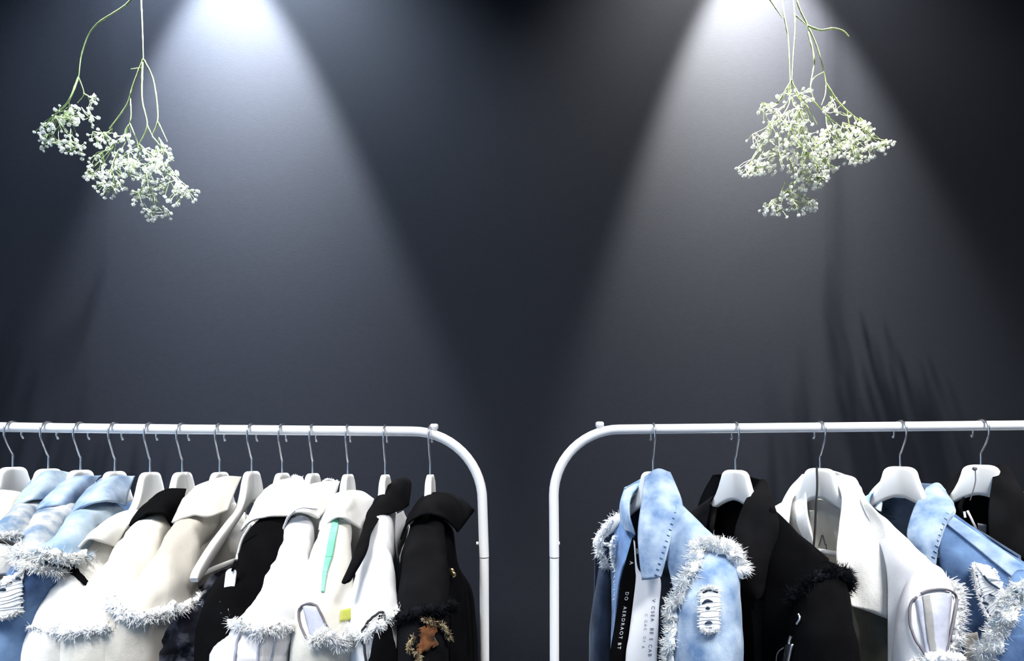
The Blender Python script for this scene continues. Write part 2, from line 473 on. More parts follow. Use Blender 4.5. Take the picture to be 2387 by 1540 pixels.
# ------------------------------------------------------------------ garment racks
def barpy(px):
    if px < CX: return 995 + 10 * min(1, max(-.4, px / 960)) ** .8 if px > 0 else 995 + px * .008
    return 1000.5 - (px - 1440) * .0102
def bz(px): return P(px, barpy(px), 0).z
R_BAR = .0098
def rack(sgn, pleg, pbar, pend, label):
    xl = P(pleg, 1160, 0).x; xb = P(pbar, 1000, 0).x; xe = P(pend, 1000, 0).x
    t = thing('garment_rack', label, 'clothes rack', ((xl + xe) / 2, 0, 0), 'white garment racks')
    zt = bz(pbar); rc = abs(xl - xb)
    pts = []
    for i in range(11):
        px = pend + (pbar - pend) * i / 10
        pts.append(Vector((P(px, 1000, 0).x, 0, bz(px))))
    ze = bz(pend)
    far = [Vector((xe - sgn * rc * math.sin(a), 0, ze - rc + rc * math.cos(a))) for a in [math.pi / 2 * i / 12 for i in range(12, 0, -1)]]
    near = [Vector((xb + sgn * rc * math.sin(a), 0, zt - rc + rc * math.cos(a))) for a in [math.pi / 2 * i / 14 for i in range(1, 15)]]
    zj = P(pleg, 1299, 0).z
    lean = sgn * .0035 if sgn > 0 else .001
    pts = [Vector((xe - sgn * rc, 0, zj))] + far + pts + near + [Vector((xl + lean, 0, zj + .0012))]
    mesh('top_rail', *pipe(pts, R_BAR, 16), M['white_metal'], t)
    for x0, nm in ((xl + lean, 'n'), (xe - sgn * rc, 'f')):
        mesh('post', *pipe([Vector((x0, 0, zj - .0008)), Vector((x0 + (lean * 1.4 if nm == 'n' else 0), 0, .03))], R_BAR * .96, 16), M['white_metal'], t)
        mesh('joint_sleeve', *pipe([Vector((x0, 0, zj + .0012)), Vector((x0, 0, zj - .0008))], R_BAR * .8, 12), M['black_metal'], t)
        xf = x0 + (lean * 1.4 if nm == 'n' else 0)
        mesh('foot', *pipe([Vector((xf, -.22, .012)), Vector((xf, -.19, .02)), Vector((xf, 0, .024)), Vector((xf, .19, .02)), Vector((xf, .22, .012))], .012, 12), M['white_metal'], t)
    k = P(1012 if sgn > 0 else 1398, 995 if sgn > 0 else 990, 0)
    mesh('end_stop', *lathe([(.0055, -.012), (.006, -.004), (.0085, 0), (.0085, .006), (.006, .0085)], k - Vector((0, 0, .002)), 14), M['white_metal'], t)
    c = P(1115 if sgn > 0 else 1300, 1266, 0)
    mesh('screw', *pipe([c, c - Vector((sgn * .004, 0, 0))], .0035, 10), M['white_metal'], t)
    return t
rack(1, 1124.5, 962, -420, 'white metal clothes rack crowded with thirteen hangers')
rack(-1, 1291, 1445, 2900, 'white metal clothes rack holding a few widely spaced jackets')

# ------------------------------------------------------------------ hangers
def hanger_outline():
    top = [(0, 0), (.012, 0), (.022, -.0025), (.029, -.009), (.0325, -.021), (.036, -.038), (.042, -.053), (.054, -.066), (.078, -.081), (.11, -.099), (.15, -.122), (.185, -.146), (.200, -.159), (.205, -.169)]
    bot = [(.201, -.1765), (.190, -.1745), (.165, -.158), (.12, -.128), (.075, -.099), (.04, -.077), (.014, -.064), (0, -.061)]
    half = top + bot
    return top, bot
def hanger(px, py, r, side, label, group, sc=1.):
    """r degrees of yaw; near arm swings outwards"""
    X = P(px, py, 0).x; Z = P(px, py, 0).z; rr = math.radians(r)
    a = Vector((side * math.sin(rr), -math.cos(rr), 0)); nn = Vector((-side * math.cos(rr), -math.sin(rr), 0))
    t = thing('clothes_hanger', label, 'hanger', (X, 0, bz(px) + R_BAR), group)
    o = Vector((X, 0, Z))
    top, bot = hanger_outline()
    tops = crom([Vector((x, z, 0)) for x, z in top], 30); bots = crom([Vector((x, z, 0)) for x, z in bot[::-1]], 30)
    V, Fc = [], []
    cols = [( -v.x, v.y, b.x, b.y) for v, b in zip(tops[::-1], bots[::-1])][:-1] + [(v.x, v.y, b.x, b.y) for v, b in zip(tops, bots)]
    prof = [(-.0065, .12), (-.0045, 0.0), (.0045, 0.0), (.0065, .12), (.0065, .88), (.0045, 1.0), (-.0045, 1.0), (-.0065, .88)]
    for k, (tx, tz, bx, b_z) in enumerate(cols):
        s = -1 if k < 29 else 1
        for off, u in prof:
            ax = tx + ((s * abs(bx)) - tx) * u; az = tz + (b_z - tz) * u
            V.append(o + a * (ax * (1 if abs(ax) < .05 else 1 + (sc - 1) * min(1, (abs(ax) - .05) / .1))) + nn * off + Vector((0, 0, az)))
    n = len(cols); Fc = gridfaces(n, 8, True) + [tuple(range(8)), tuple((n - 1) * 8 + j for j in range(8))[::-1]]
    mesh('shoulder_arms', V, Fc, M['hanger'], t)
    mesh('trouser_bar', *pipe([o + a * .19 * sc + Vector((0, 0, -.168)), o - a * .19 * sc + Vector((0, 0, -.168))], .0055, 10), M['hanger'], t)
    h = bz(px) + R_BAR + .0017 - Z           # height of hook crest over head
    ah = Vector((0, -1, 0)); rad = .0195; c = h - rad
    prof = [(0, -.012), (0, .008), (0, .024), (.004, .031), (.0125, c - .026), (.0185, c - .012), (rad, c)]
    prof += [(rad * math.cos(q), c + rad * math.sin(q)) for q in [math.pi * i / 10 for i in range(1, 11)]]
    prof += [(-rad, c - .008), (-rad - .003, c - .0125)]
    jit = random.uniform(-.05, .05)
    ah = Vector((math.sin(jit), -math.cos(jit), 0))
    pts = crom([o + ah * p + Vector((0, 0, q)) for p, q in prof], 70)
    mesh('hook', *pipe(pts, .0020, 8), M['steel'], t)
    mesh('hook_tip', *lathe([(.0004, -.0027), (.002, -.002), (.0027, 0), (.002, .002), (.0004, .0027)], pts[-1], 10), M['steel'], t)
    return dict(t=t, o=o, a=a, n=nn, body=t.children[0])

def body(h, mt, parent, T=.026, A=.19, hem=.86, back_only=False, seed=0., zt=-.064, top_a=.045, name='body', lift=0., shift=0.):
    """hanging torso of the garment in the hanger's own frame"""
    o, a, n = h['o'], h['a'], h['n']
    n_r, n_c = 40, 48
    rows = []
    zb = hem - o.z
    for i in range(n_r):
        u = (i / (n_r - 1)) ** 1.5
        z = zt + (zb - zt) * u
        d = zt - z
        Az = min(A, top_a + d * 1.65) if d < .12 else A + (d - .12) * .03
        Az = min(Az, A + .03)
        Tz = T * min(1, .45 + d / .16)
        row = []
        for j in range(n_c if not back_only else n_c // 2 + 1):
            th = 2 * math.pi * j / n_c + (math.pi if back_only else 0)
            c, s = math.cos(th), math.sin(th)
            p = o + a * (Az * math.copysign(abs(c) ** .8, c) + shift) + n * (Tz * math.copysign(abs(s) ** .7, s)) + Vector((0, 0, z + lift))
            p += n * fold(p, .005, (22, 22, 4), seed)
            row.append(p)
        rows.append(row)
    if back_only:
        V, Fc = solid(rows, .003)
    else:
        V = [p for r in rows for p in r]; Fc = gridfaces(n_r, n_c, True)
    return mesh(name, V, Fc, mt, parent)

def far_front(h, mt, parent, seed=0., a_in=.05, hem=.88):
    """far front half of an open jacket, rolled over the far arm of its hanger"""
    o, a, n = h['o'], h['a'], h['n']; G = []
    arm = [(.045, -.060), (.08, -.082), (.12, -.105), (.16, -.130), (.19, -.152)]
    for i in range(34):
        row = []
        for j in range(16):
            u = j / 15; q = crom([Vector((x, z, 0)) for x, z in arm], 16)[j]
            x = q.x + (a_in - .045) * (1 - u); z = q.y
            if i < 5:
                nn = (-.016, -.009, 0., .009, .016)[i]; zz = z + (-.006, .002, .005, .002, -.006)[i]
            else:
                w_ = (i - 4) / 29; nn = .016 + .022 * min(1, w_ * 5); zz = z - .006 - (z - .006 - (hem - o.z)) * w_; x = x + (.0 if u > .5 else -.0) + w_ * .01 * u
            p = o - a * x + n * nn + Vector((0, 0, zz))
            row.append(p + n * (fold(p, .003, seed=seed) if i > 4 else 0))
        G.append(row)
    return mesh('front_panel', *solid(G, .003), mt, parent)

def farsleeve(h, mt, parent, seed=0.):
    o, a, n = h['o'], h['a'], h['n']
    ctr = [(-.15, -.11), (-.185, -.16), (-.205, -.24), (-.212, -.36), (-.215, -.5)]
    C = crom([o + a * p + Vector((0, 0, z)) for p, z in ctr], 26)
    G = []
    for i, c in enumerate(C):
        r1 = .03 + .018 * min(1, i / 8); r2 = .018 + .012 * min(1, i / 8)
        row = []
        for j in range(22):
            th = 2 * math.pi * j / 22
            p = c + a * (r1 * math.cos(th)) + n * (r2 * math.sin(th))
            row.append(p + (a * math.cos(th) + n * math.sin(th)) * fold(p, .004, seed=seed))
        G.append(row)
    return mesh('far_sleeve', [p for r in G for p in r], gridfaces(26, 22, True) + [tuple(range(22))], mt, parent)

HL = {}
heads = [(30, 1088), (113, 1092), (188, 1095), (268, 1098), (350, 1100), (425, 1100), (512, 1100), (587, 1098), (658, 1102), (729, 1103), (811, 1105), (898, 1106), (1003, 1106)]
hlabels = ['white hanger at the left edge, its bare head above a white collar', 'white hanger inside the palest denim jacket near the left edge',
           'white hanger in the middle of the three denim jackets', 'white hanger inside the rightmost of the three blue denim jackets',
           'white hanger with its long bare arm rising from the white shirt with black strap', 'white hanger inside the cream jacket with the black collar',
           'white hanger inside the beige canvas jacket', 'bare white wooden hanger showing its arm and lower bar',
           'white hanger inside the black-sleeved jacket with big white collar', 'white hanger inside the white jacket with the double-stitched collar',
           'white hanger inside the green-striped white shirt', 'white hanger inside the white shirt with black pointed collar', 'white hanger seen edge-on inside the black jacket beside the post']
for i, ((x, y), lb) in enumerate(zip(heads, hlabels)):
    HL[i + 1] = hanger(x, y, random.uniform(-1, 1.5) if i not in (7,) else 0, -1, lb, 'hangers on the left rack', 1.03 if i == 7 else .84)
HR = {}
heads = [(1522, 1099), (1714, 1095), (1911, 1091), (2098, 1087), (2286, 1083), (2478, 1080)]
hlabels = ['white hanger hidden in the light blue denim jacket, only its hook free', 'white hanger with broad head inside the black shirt',
           'white hanger inside the white jacket with black cord', 'white hanger inside the distressed denim jacket on the right',
           'white hanger with a thin cord over its face inside the black garment at right', 'white hanger at the right edge, only its hook tip in view']
for i, ((x, y), lb) in enumerate(zip(heads, hlabels)):
    HR[i + 1] = hanger(x, y, 30, 1, lb, 'hangers on the right rack', .92)

# ------------------------------------------------------------------ garments on the left rack
def garment(h, name, label, cat='jacket', group='clothes on the left rack'):
    return thing(name, label, cat, h['o'] + Vector((0, 0, -.06)), group)

# 1 white jacket at the left edge
h = HL[1]; g = garment(h, 'white_jacket', 'white jacket cut by the left edge of the picture')
body(h, M['cream'], g, seed=1); farsleeve(h, M['cream'], g, 1)
tube('sleeve', [(-10, 1150, 60, 1160, -.05, .05), (-60, 1195, 35, 1210, -.11, .06), (-140, 1260, -10, 1290, -.19, .08), (-175, 1330, -30, 1350, -.21, .1), (-190, 1540, -40, 1540, -.22, .1)], M['cream'], g, seed=1)
sheet('collar', [[(-25, 1152, -.02), (20, 1143, -.04), (64, 1152, -.02)], [(-50, 1180, -.07), (0, 1166, -.085), (55, 1174, -.055)], [(-70, 1216, -.115), (-20, 1198, -.125), (38, 1197, -.095)]], M['white'], g, seed=1)

# 2 pale denim
h = HL[2]; g = garment(h, 'denim_jacket', 'palest denim jacket, second garment from the left edge')
body(h, M['denim_acid'], g, seed=2); farsleeve(h, M['denim_acid'], g, 2)
tb = tube('sleeve', [(55, 1165, 125, 1165, -.06, .05), (25, 1185, 95, 1190, -.11, .055), (-20, 1222, 65, 1232, -.17, .065), (-60, 1258, 55, 1272, -.195, .09), (-85, 1340, 45, 1345, -.21, .1), (-95, 1540, 40, 1540, -.22, .1)], M['denim_acid'], g, drop=19, seed=2)
sheet('collar', [[(78, 1112, -.0), (112, 1099, -.03), (162, 1101, .02)], [(52, 1150, -.06), (95, 1135, -.08), (150, 1130, -.03)], [(33, 1180, -.105), (65, 1167, -.115), (118, 1161, -.065)]], M['denim_pale'], g, seed=2)
fray('frayed_seam', ringpath(tb, 2.75, .1, math.pi), M['thread'], g, 600, .013, .008)
ct = [(-1 + 42 * math.cos(q), 1308 + 37 * math.sin(q)) for q in [2 * math.pi * i / 14 for i in range(15)]]
patch('cutout_lining', [tb['o']], [(-35, 1280), (25, 1276), (28, 1338), (-35, 1340)], M['white'], g, lift=.014)
mesh('cutout_piping', *pipe([p for p, n in drapeline([tb['o']], ct, 40, .017)], .0032, 8), M['ink_black'], g)

# 3 mid denim
h = HL[3]; g = garment(h, 'denim_jacket', 'blue acid-wash denim jacket between two other denim jackets')
body(h, M['denim_light'], g, seed=3); farsleeve(h, M['denim_light'], g, 3)
tb = tube('sleeve', [(115, 1170, 200, 1165, -.06, .05), (75, 1200, 165, 1190, -.11, .055), (45, 1243, 135, 1250, -.165, .065), (60, 1275, 125, 1290, -.18, .06), (46, 1340, 120, 1345, -.185, .07), (40, 1540, 110, 1540, -.19, .07)], M['denim_acid'], g, drop=19, seed=3.4)
sheet('collar', [[(158, 1114, -.0), (190, 1110, -.03), (236, 1108, .02)], [(108, 1150, -.06), (150, 1140, -.08), (205, 1140, -.03)], [(64, 1211, -.115), (95, 1184, -.12), (130, 1178, -.115), (172, 1184, -.07)]], M['denim_light'], g, seed=3)
fray('frayed_seam', ringpath(tb, 3.0, .1, math.pi, (-.33, .33)), M['thread_blue'], g, 450, .010, .005)

# 4 denim with dark sleeve
h = HL[4]; g = garment(h, 'denim_jacket', 'light blue denim jacket with thick white frayed shoulder and torn sleeve')
body(h, M['denim_mid'], g, seed=4); farsleeve(h, M['denim_light'], g, 4)
tb = tube('shoulder', [(200, 1170, 290, 1170, -.06, .05), (165, 1205, 250, 1195, -.11, .06), (118, 1252, 205, 1255, -.17, .07), (78, 1292, 172, 1304, -.2, .09)], M['denim_pale'], g, drop=19, seed=4, ext=None)
ts = tube('sleeve', [(82, 1288, 168, 1298, -.2, .07), (62, 1316, 160, 1318, -.205, .08), (30, 1345, 155, 1348, -.21, .085), (-25, 1385, 150, 1388, -.215, .09), (-70, 1450, 142, 1450, -.22, .09), (-85, 1540, 125, 1540, -.225, .09)], M['denim_mid'], g, seed=4.5)
sheet('collar', [[(238, 1115, -.0), (270, 1110, -.03), (313, 1110, .02)], [(195, 1150, -.06), (240, 1140, -.085), (300, 1145, -.03)], [(153, 1216, -.115), (175, 1190, -.125), (215, 1171, -.125), (255, 1168, -.1), (292, 1178, -.05)]], M['denim_light'], g, seed=4)
fray('frayed_seam', ringpath(tb, 2.75, .18, math.pi, (.16, .84)), M['thread_blue'], g, 900, .016, .012)
fray('frayed_seam', ringpath(ts, .35, .15, math.pi, (.2, .7)), M['thread'], g, 500, .014, .009)
torn([ts['o']], [(-20, 1362), (54, 1333), (54, 1424), (-20, 1442)], g, 10, ([(22, 1362), (28, 1358), (36, 1356)], [(42, 1350), (48, 1348), (54, 1350)], [(6, 1378), (14, 1374), (20, 1376)], [(-2, 1395), (2, 1388), (6, 1396)]), 'thread_blue', .003, 'white torn threads on the sleeve', 5)
fray('tear_threads', drapeline([ts['o']], [(-8, 1372), (25, 1358), (52, 1340), (62, 1322)], 30, .003), M['thread'], g, 160, .008, .003)
fray('tear_threads', drapeline([ts['o']], [(-8, 1438), (20, 1432), (45, 1420)], 30, .003), M['thread'], g, 160, .008, .0035)

# 5 white shirt with black strap
h = HL[5]; g = garment(h, 'white_shirt', 'white shirt with a short black strap on its shoulder', 'shirt')
body(h, M['white'], g, seed=5, zt=-.1, top_a=.12); farsleeve(h, M['white'], g, 5)
tb = tube('sleeve', [(230, 1240, 306, 1235, -.09, .05), (178, 1280, 266, 1275, -.14, .06), (148, 1322, 241, 1330, -.175, .07), (128, 1380, 226, 1390, -.195, .08), (105, 1450, 214, 1450, -.205, .09), (72, 1540, 201, 1540, -.215, .09)], M['white'], g, seed=5.2, amp=.0055, f=(48, 48, 6))
sheet('collar', [[(250, 1213, -.075), (285, 1195, -.085), (332, 1190, -.06)], [(208, 1243, -.145), (248, 1224, -.15), (300, 1225, -.12)], [(166, 1290, -.195), (203, 1259, -.2), (230, 1261, -.19), (264, 1273, -.16)]], M['white'], g, seed=5)
patch('black_strap', [tb['o']], [(168, 1316), (207, 1359), (196, 1366), (153, 1324)], M['black'], g, t=.004, lift=.003, wob=1.5, label='short black strap')
fray('frayed_seam', ringpath(tb, 4.0, .2, math.pi), M['thread'], g, 260, .010, .004)

# 6 cream jacket, black collar
h = HL[6]; g = garment(h, 'cream_jacket', 'smooth cream jacket with a small black collar')
body(h, M['cream'], g, seed=6); farsleeve(h, M['cream'], g, 6)
tb = tube('sleeve', [(345, 1200, 408, 1195, -.07, .05), (308, 1235, 390, 1230, -.11, .06), (262, 1290, 373, 1290, -.155, .07), (225, 1350, 333, 1365, -.185, .085), (205, 1415, 298, 1425, -.2, .09), (188, 1460, 283, 1465, -.21, .1), (180, 1540, 276, 1540, -.215, .1)], M['cream'], g, seed=6.3, amp=.0055, f=(48, 48, 6))
sheet('collar', [[(348, 1165, -.05), (382, 1143, -.05), (434, 1140, -.02)], [(325, 1190, -.085), (370, 1167, -.095), (425, 1170, -.055)], [(303, 1226, -.12), (345, 1195, -.13), (385, 1197, -.12), (403, 1229, -.09)]], M['black'], g, seed=6)
fray('frayed_seam', ringpath(tb, 4.75, .3, math.pi), M['thread'], g, 800, .015, .010)

# 7 beige canvas
h = HL[7]; g = garment(h, 'beige_jacket', 'wrinkled beige canvas jacket behind the bare hanger')
b7 = body(h, M['beige'], g, seed=7.7, T=.03); farsleeve(h, M['beige'], g, 7)
tb = tube('sleeve', [(440, 1195, 514, 1190, -.08, .05), (395, 1240, 484, 1230, -.12, .06), (352, 1300, 459, 1300, -.165, .075), (332, 1350, 449, 1365, -.185, .09), (300, 1395, 424, 1405, -.2, .1), (278, 1450, 394, 1450, -.21, .1), (268, 1540, 384, 1540, -.215, .1)], M['beige'], g, seed=7, amp=.0055, f=(48, 48, 6))
sheet('collar', [[(455, 1135, -.03), (510, 1113, -.04), (562, 1112, .0)], [(425, 1170, -.08), (480, 1160, -.095), (545, 1152, -.05)], [(402, 1219, -.125), (450, 1199, -.135), (485, 1204, -.125), (532, 1188, -.085)]], M['cream'], g, seed=7)
fray('frayed_seam', ringpath(tb, 3.9, .45, math.pi), M['thread'], g, 1000, .016, .012)
patch('woven_label', [b7], [(590, 1161), (598, 1172), (592, 1184), (581, 1172)], M['ink_black'], g, 6, 6, .001, .002)
mesh('placket_seam', *pipe([p for p, n in drapeline([b7], [(574, 1186), (572, 1205), (571, 1226)], 10, .001)], .0012, 6), M['khaki'], g)

# 8 dark cloth over the bar of the bare hanger
h = HL[8]; g = garment(h, 'navy_trousers', 'crumpled dark navy frayed cloth hung below the bare hanger', 'clothing')
tube('crumpled_cloth', [(535, 1318, 580, 1300, -.08, .02), (460, 1372, 575, 1350, -.13, .05), (408, 1425, 550, 1420, -.165, .06), (380, 1480, 520, 1480, -.185, .07), (372, 1540, 510, 1540, -.19, .07)], M['navy_mottle'], g, seed=8, amp=.014, f=(45, 45, 30), n=70, m=50)
tb = tube('lower_fold', [(470, 1400, 560, 1390, -.1, .04), (455, 1450, 545, 1450, -.15, .06), (440, 1540, 540, 1540, -.17, .06)], M['navy_mottle'], g, seed=8.8, amp=.012, f=(50, 50, 25), n=50, m=40)
fray('torn_edge', ringpath(tb, .6, .3), M['thread_black'], g, 300, .014, .006)

# 9 black sleeve, white collar
h = HL[9]; g = garment(h, 'black_sleeved_jacket', 'black-sleeved jacket with a large bright white collar')
body(h, M['charcoal'], g, seed=9); farsleeve(h, M['charcoal'], g, 9)
tb = tube('sleeve', [(605, 1208, 675, 1198, -.09, .05), (572, 1245, 668, 1238, -.12, .06), (552, 1298, 660, 1300, -.155, .07), (525, 1350, 625, 1355, -.18, .085), (498, 1395, 612, 1405, -.195, .09), (480, 1450, 605, 1450, -.205, .1), (470, 1540, 598, 1540, -.21, .1)], M['black'], g, seed=9.4)
sheet('collar', [[(618, 1140, -.02), (660, 1119, -.03), (705, 1113, .02)], [(592, 1180, -.06), (650, 1157, -.085), (722, 1150, -.03)], [(562, 1238, -.12), (585, 1213, -.13), (620, 1204, -.13), (660, 1203, -.11), (748, 1195, -.04)]], M['white'], g, seed=9)
mesh('white_edging', *pipe([p for p, n in drapeline([tb['o']], [(585, 1222), (565, 1255), (556, 1285), (553, 1305)], 16, .001)], .0022, 6), M['white'], g)
fray('frayed_collar_top', [(p, Vector((0, -.3, 1)).normalized()) for p in crom([P(680, 1113, .0), P(692, 1111, .01), P(704, 1115, .02)], 20)], M['thread'], g, 90, .005, .0035)
zt = thing('zip_tag', 'small white oval tag hanging from a black loop on the black sleeve', 'tag', P(545, 1308, -.225))
zc = P(537, 1350, -.228)
tg = [(math.cos(q) * .0095 + 0, math.sin(q)) for q in [2 * math.pi * i / 28 for i in range(28)]]
G = []
pts = [Vector((zc.x + .0085 * math.cos(q) + .12 * (.010 * math.sin(q) + math.copysign(.009, math.sin(q))), zc.y, zc.z + .0085 * math.sin(q) + math.copysign(.0095, math.sin(q)))) for q in [2 * math.pi * (i + .5) / 28 for i in range(28)]]
V = [p + Vector((0, -.0012, 0)) for p in pts] + [p + Vector((0, .0012, 0)) for p in pts]
mesh('tag_plate', V, [tuple(range(28)), tuple(range(55, 27, -1))] + [(i, (i + 1) % 28, 28 + (i + 1) % 28, 28 + i) for i in range(28)], M['white_metal'], zt, False)
mesh('loop', *pipe(crom([P(548, 1306, -.222), P(553, 1315, -.226), P(546, 1325, -.229), P(541, 1330, -.231), P(543, 1322, -.231), P(546, 1310, -.226)], 24), .0013, 6), M['black'], zt)

# 10 white jacket, frayed
h = HL[10]; g = garment(h, 'white_jacket', 'white jacket with double-stitched collar and long white frayed shoulder')
body(h, M['white'], g, seed=10); farsleeve(h, M['white'], g, 10)
tb = tube('sleeve', [(668, 1215, 733, 1205, -.09, .05), (652, 1270, 726, 1270, -.13, .06), (622, 1330, 716, 1335, -.165, .075), (608, 1385, 706, 1395, -.185, .085), (575, 1425, 688, 1430, -.2, .1), (535, 1465, 678, 1465, -.21, .11), (485, 1540, 668, 1540, -.215, .12)], M['cool_white'], g, seed=10.2, amp=.0055, f=(48, 48, 6))
cs = sheet('collar', [[(700, 1150, -.02), (735, 1126, -.03), (792, 1122, .02)], [(672, 1182, -.07), (720, 1160, -.085), (775, 1165, -.03)], [(654, 1247, -.115), (672, 1203, -.125), (702, 1193, -.13), (742, 1208, -.1)]], M['white'], g, seed=10)
mesh('stitch_line', *pipe([p for p, n in drapeline([cs], [(664, 1228), (674, 1203), (700, 1185), (738, 1186)], 24, .0005)], .0009, 6), M['sheer'], g)
fray('frayed_seam', ringpath(tb, 4.1, .35, math.pi), M['thread'], g, 1200, .016, .012)
fray('frayed_collar_top', [(p, Vector((0, -.3, 1)).normalized()) for p in crom([P(752, 1122, .0), P(770, 1119, .01), P(790, 1124, .02)], 20)], M['thread'], g, 90, .004, .003)
for q in ([(562, 1470), (552, 1500), (548, 1540)], [(612, 1465), (604, 1500), (600, 1540)], [(650, 1470), (640, 1500), (632, 1540)]):
    mesh('fold_piping', *pipe([p for p, n in drapeline([tb['o']], q, 14, .001)], .0022, 6), M['sheer'], g)

# 11 white shirt with green stripe
h = HL[11]; g = garment(h, 'white_shirt', 'white shirt with a green stripe down its sleeve', 'shirt')
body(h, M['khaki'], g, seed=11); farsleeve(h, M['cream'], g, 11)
tb = tube('sleeve', [(752, 1215, 818, 1212, -.1, .05), (728, 1275, 818, 1275, -.14, .06), (712, 1330, 818, 1340, -.165, .07), (698, 1385, 820, 1400, -.185, .08), (690, 1440, 822, 1450, -.2, .09), (680, 1540, 817, 1540, -.21, .1)], M['cream'], g, seed=11.6)
sheet('collar', [[(765, 1162, -.02), (805, 1143, -.03), (840, 1145, .0), (870, 1163, .03)], [(752, 1192, -.06), (800, 1177, -.09), (832, 1182, -.05), (857, 1192, 0)], [(742, 1234, -.12), (775, 1208, -.13), (800, 1209, -.13), (842, 1230, -.08)]], M['white'], g, seed=11)
for k, q in enumerate([[(776, 1211), (791, 1211), (785, 1245), (768, 1245)], [(768, 1245), (785, 1245), (774, 1300), (758, 1300)], [(758, 1300), (774, 1300), (762, 1335), (751, 1335)], [(751, 1335), (762, 1335), (755, 1380), (748, 1380)]]):
    patch('green_stripe', [tb['o']], q, M['green'], g, 10, 5, .0015, .0015, label='green stripe')
patch('yellow_patch', [tb['o']], [(793, 1422), (828, 1415), (826, 1440), (790, 1449)], M['yellow'], g, 6, 8, .002, .003, label='yellow-green patch')
loop = [(706, 1412), (700, 1425), (703, 1455), (716, 1485), (730, 1502)]
loop2 = [(706, 1412), (722, 1407), (738, 1413), (750, 1435), (760, 1458), (770, 1472)]
patch('cutout_mesh', [tb['o']], [(708, 1410), (738, 1415), (765, 1470), (728, 1500)], M['sheer'], g, lift=.002)
mesh('cutout_piping', *pipe([p for p, n in drapeline([tb['o']], loop, 24, .003)], .0019, 6), M['piping'], g)
mesh('cutout_piping', *pipe([p for p, n in drapeline([tb['o']], loop2, 24, .003)], .0019, 6), M['piping'], g)
fray('frayed_hem', drapeline([tb['o']], [(735, 1490), (760, 1480), (790, 1500), (812, 1470)], 40, .004), M['thread'], g, 700, .016, .012)

# 12 white shirt, black pointed collar
h = HL[12]; g = garment(h, 'white_shirt', 'white shirt with a black collar drawn out to a long point', 'shirt')
body(h, M['cool_white'], g, seed=12); farsleeve(h, M['cool_white'], g, 12)
tb = tube('sleeve', [(872, 1212, 914, 1200, -.09, .05), (855, 1260, 916, 1260, -.12, .055), (838, 1320, 916, 1320, -.16, .065), (830, 1380, 913, 1380, -.185, .08), (825, 1430, 916, 1430, -.2, .09), (825, 1540, 916, 1540, -.21, .1)], M['cool_white'], g, seed=12.1, amp=.006)
sheet('collar', [[(918, 1120, .01), (938, 1112, .03), (955, 1125, .05), (950, 1178, .03)], [(885, 1152, -.03), (905, 1155, -.035), (925, 1170, -.02), (935, 1188, -.01)], [(858, 1197, -.08), (868, 1196, -.095), (880, 1200, -.1), (890, 1206, -.1)],
                 [(845, 1240, -.15), (852, 1238, -.155), (860, 1238, -.155), (868, 1236, -.15)], [(828, 1290, -.2), (836, 1288, -.205), (844, 1289, -.205), (850, 1291, -.2)], [(802, 1350, -.235), (808, 1348, -.24), (814, 1347, -.24), (820, 1346, -.235)], [(800, 1357, -.235), (802, 1358, -.238), (804, 1357, -.238), (807, 1355, -.235)]], M['charcoal'], g, seed=12, amp=.002, m=18, n=40, t=.005)
sheet('shirt_flap', [[(922, 1200, -.03), (930, 1195, -.02), (938, 1190, .0)], [(922, 1245, -.04), (936, 1235, -.02), (951, 1224, .02)], [(926, 1300, -.04), (932, 1285, -.03), (939, 1265, -.01)]], M['cool_white'], g, seed=12)
fray('frayed_seam', ringpath(tb, 4.15, .25, math.pi), M['thread'], g, 900, .015, .010)
patch('cutout_lining', [tb['o']], [(884, 1432), (905, 1440), (925, 1545), (862, 1545)], M['black'], g, lift=.006)
mesh('cutout_piping', *pipe([p for p, n in drapeline([tb['o']], [(864, 1560), (855, 1505), (852, 1475), (862, 1450), (884, 1428), (890, 1440), (884, 1475)], 34, .008)], .0022, 6), M['ink_black'], g)

# 13 black jacket beside the post
h = HL[13]; g = garment(h, 'black_jacket', 'black jacket with brass buttons beside the rack post')
b13 = body(h, M['black'], g, seed=13, T=.045, A=.17); farsleeve(h, M['black'], g, 13)
tb = tube('sleeve', [(958, 1215, 1035, 1210, -.1, .05), (945, 1270, 1042, 1270, -.13, .06), (932, 1340, 1045, 1340, -.165, .08), (924, 1400, 1045, 1400, -.185, .09), (920, 1440, 1045, 1440, -.195, .1), (915, 1540, 1042, 1540, -.205, .1)], M['charcoal'], g, seed=13.4)
fp = sheet('front_panel', [[(1030, 1215, -.04), (1048, 1225, .0), (1056, 1240, .05)], [(1040, 1290, -.08), (1056, 1300, -.02), (1068, 1320, .06)], [(1045, 1370, -.1), (1075, 1375, -.03), (1100, 1385, .08)], [(1045, 1540, -.1), (1085, 1540, -.03), (1113, 1540, .08)]], M['black'], g, ext=.9, seed=13)
sheet('collar', [[(962, 1187, -.03), (985, 1156, -.02), (1015, 1148, -.01), (1068, 1155, .02), (1107, 1189, .03)], [(946, 1220, -.08), (975, 1182, -.1), (1010, 1170, -.1), (1060, 1182, -.03), (1092, 1208, .02)], [(935, 1257, -.115), (955, 1216, -.13), (1000, 1197, -.14), (1045, 1216, -.09), (1066, 1240, .0)]], M['charcoal'], g, seed=13)
for x, y in ((1058, 1220), (1052, 1330), (1056, 1338)):
    d = drape([fp], min(x, 1050), y, .002)
    p = P(x, y, d[0].y - .01) if d else P(x, y, -.03)
    mesh('button', *lathe([(.0015, -.004), (.0055, -.0035), (.006, -.001), (.0045, .001)], p, 14, 'y'), M['gold'], g)
fray('frayed_seam', ringpath(tb, 3.7, .2, math.pi), M['thread_black'], g, 700, .014, .010)
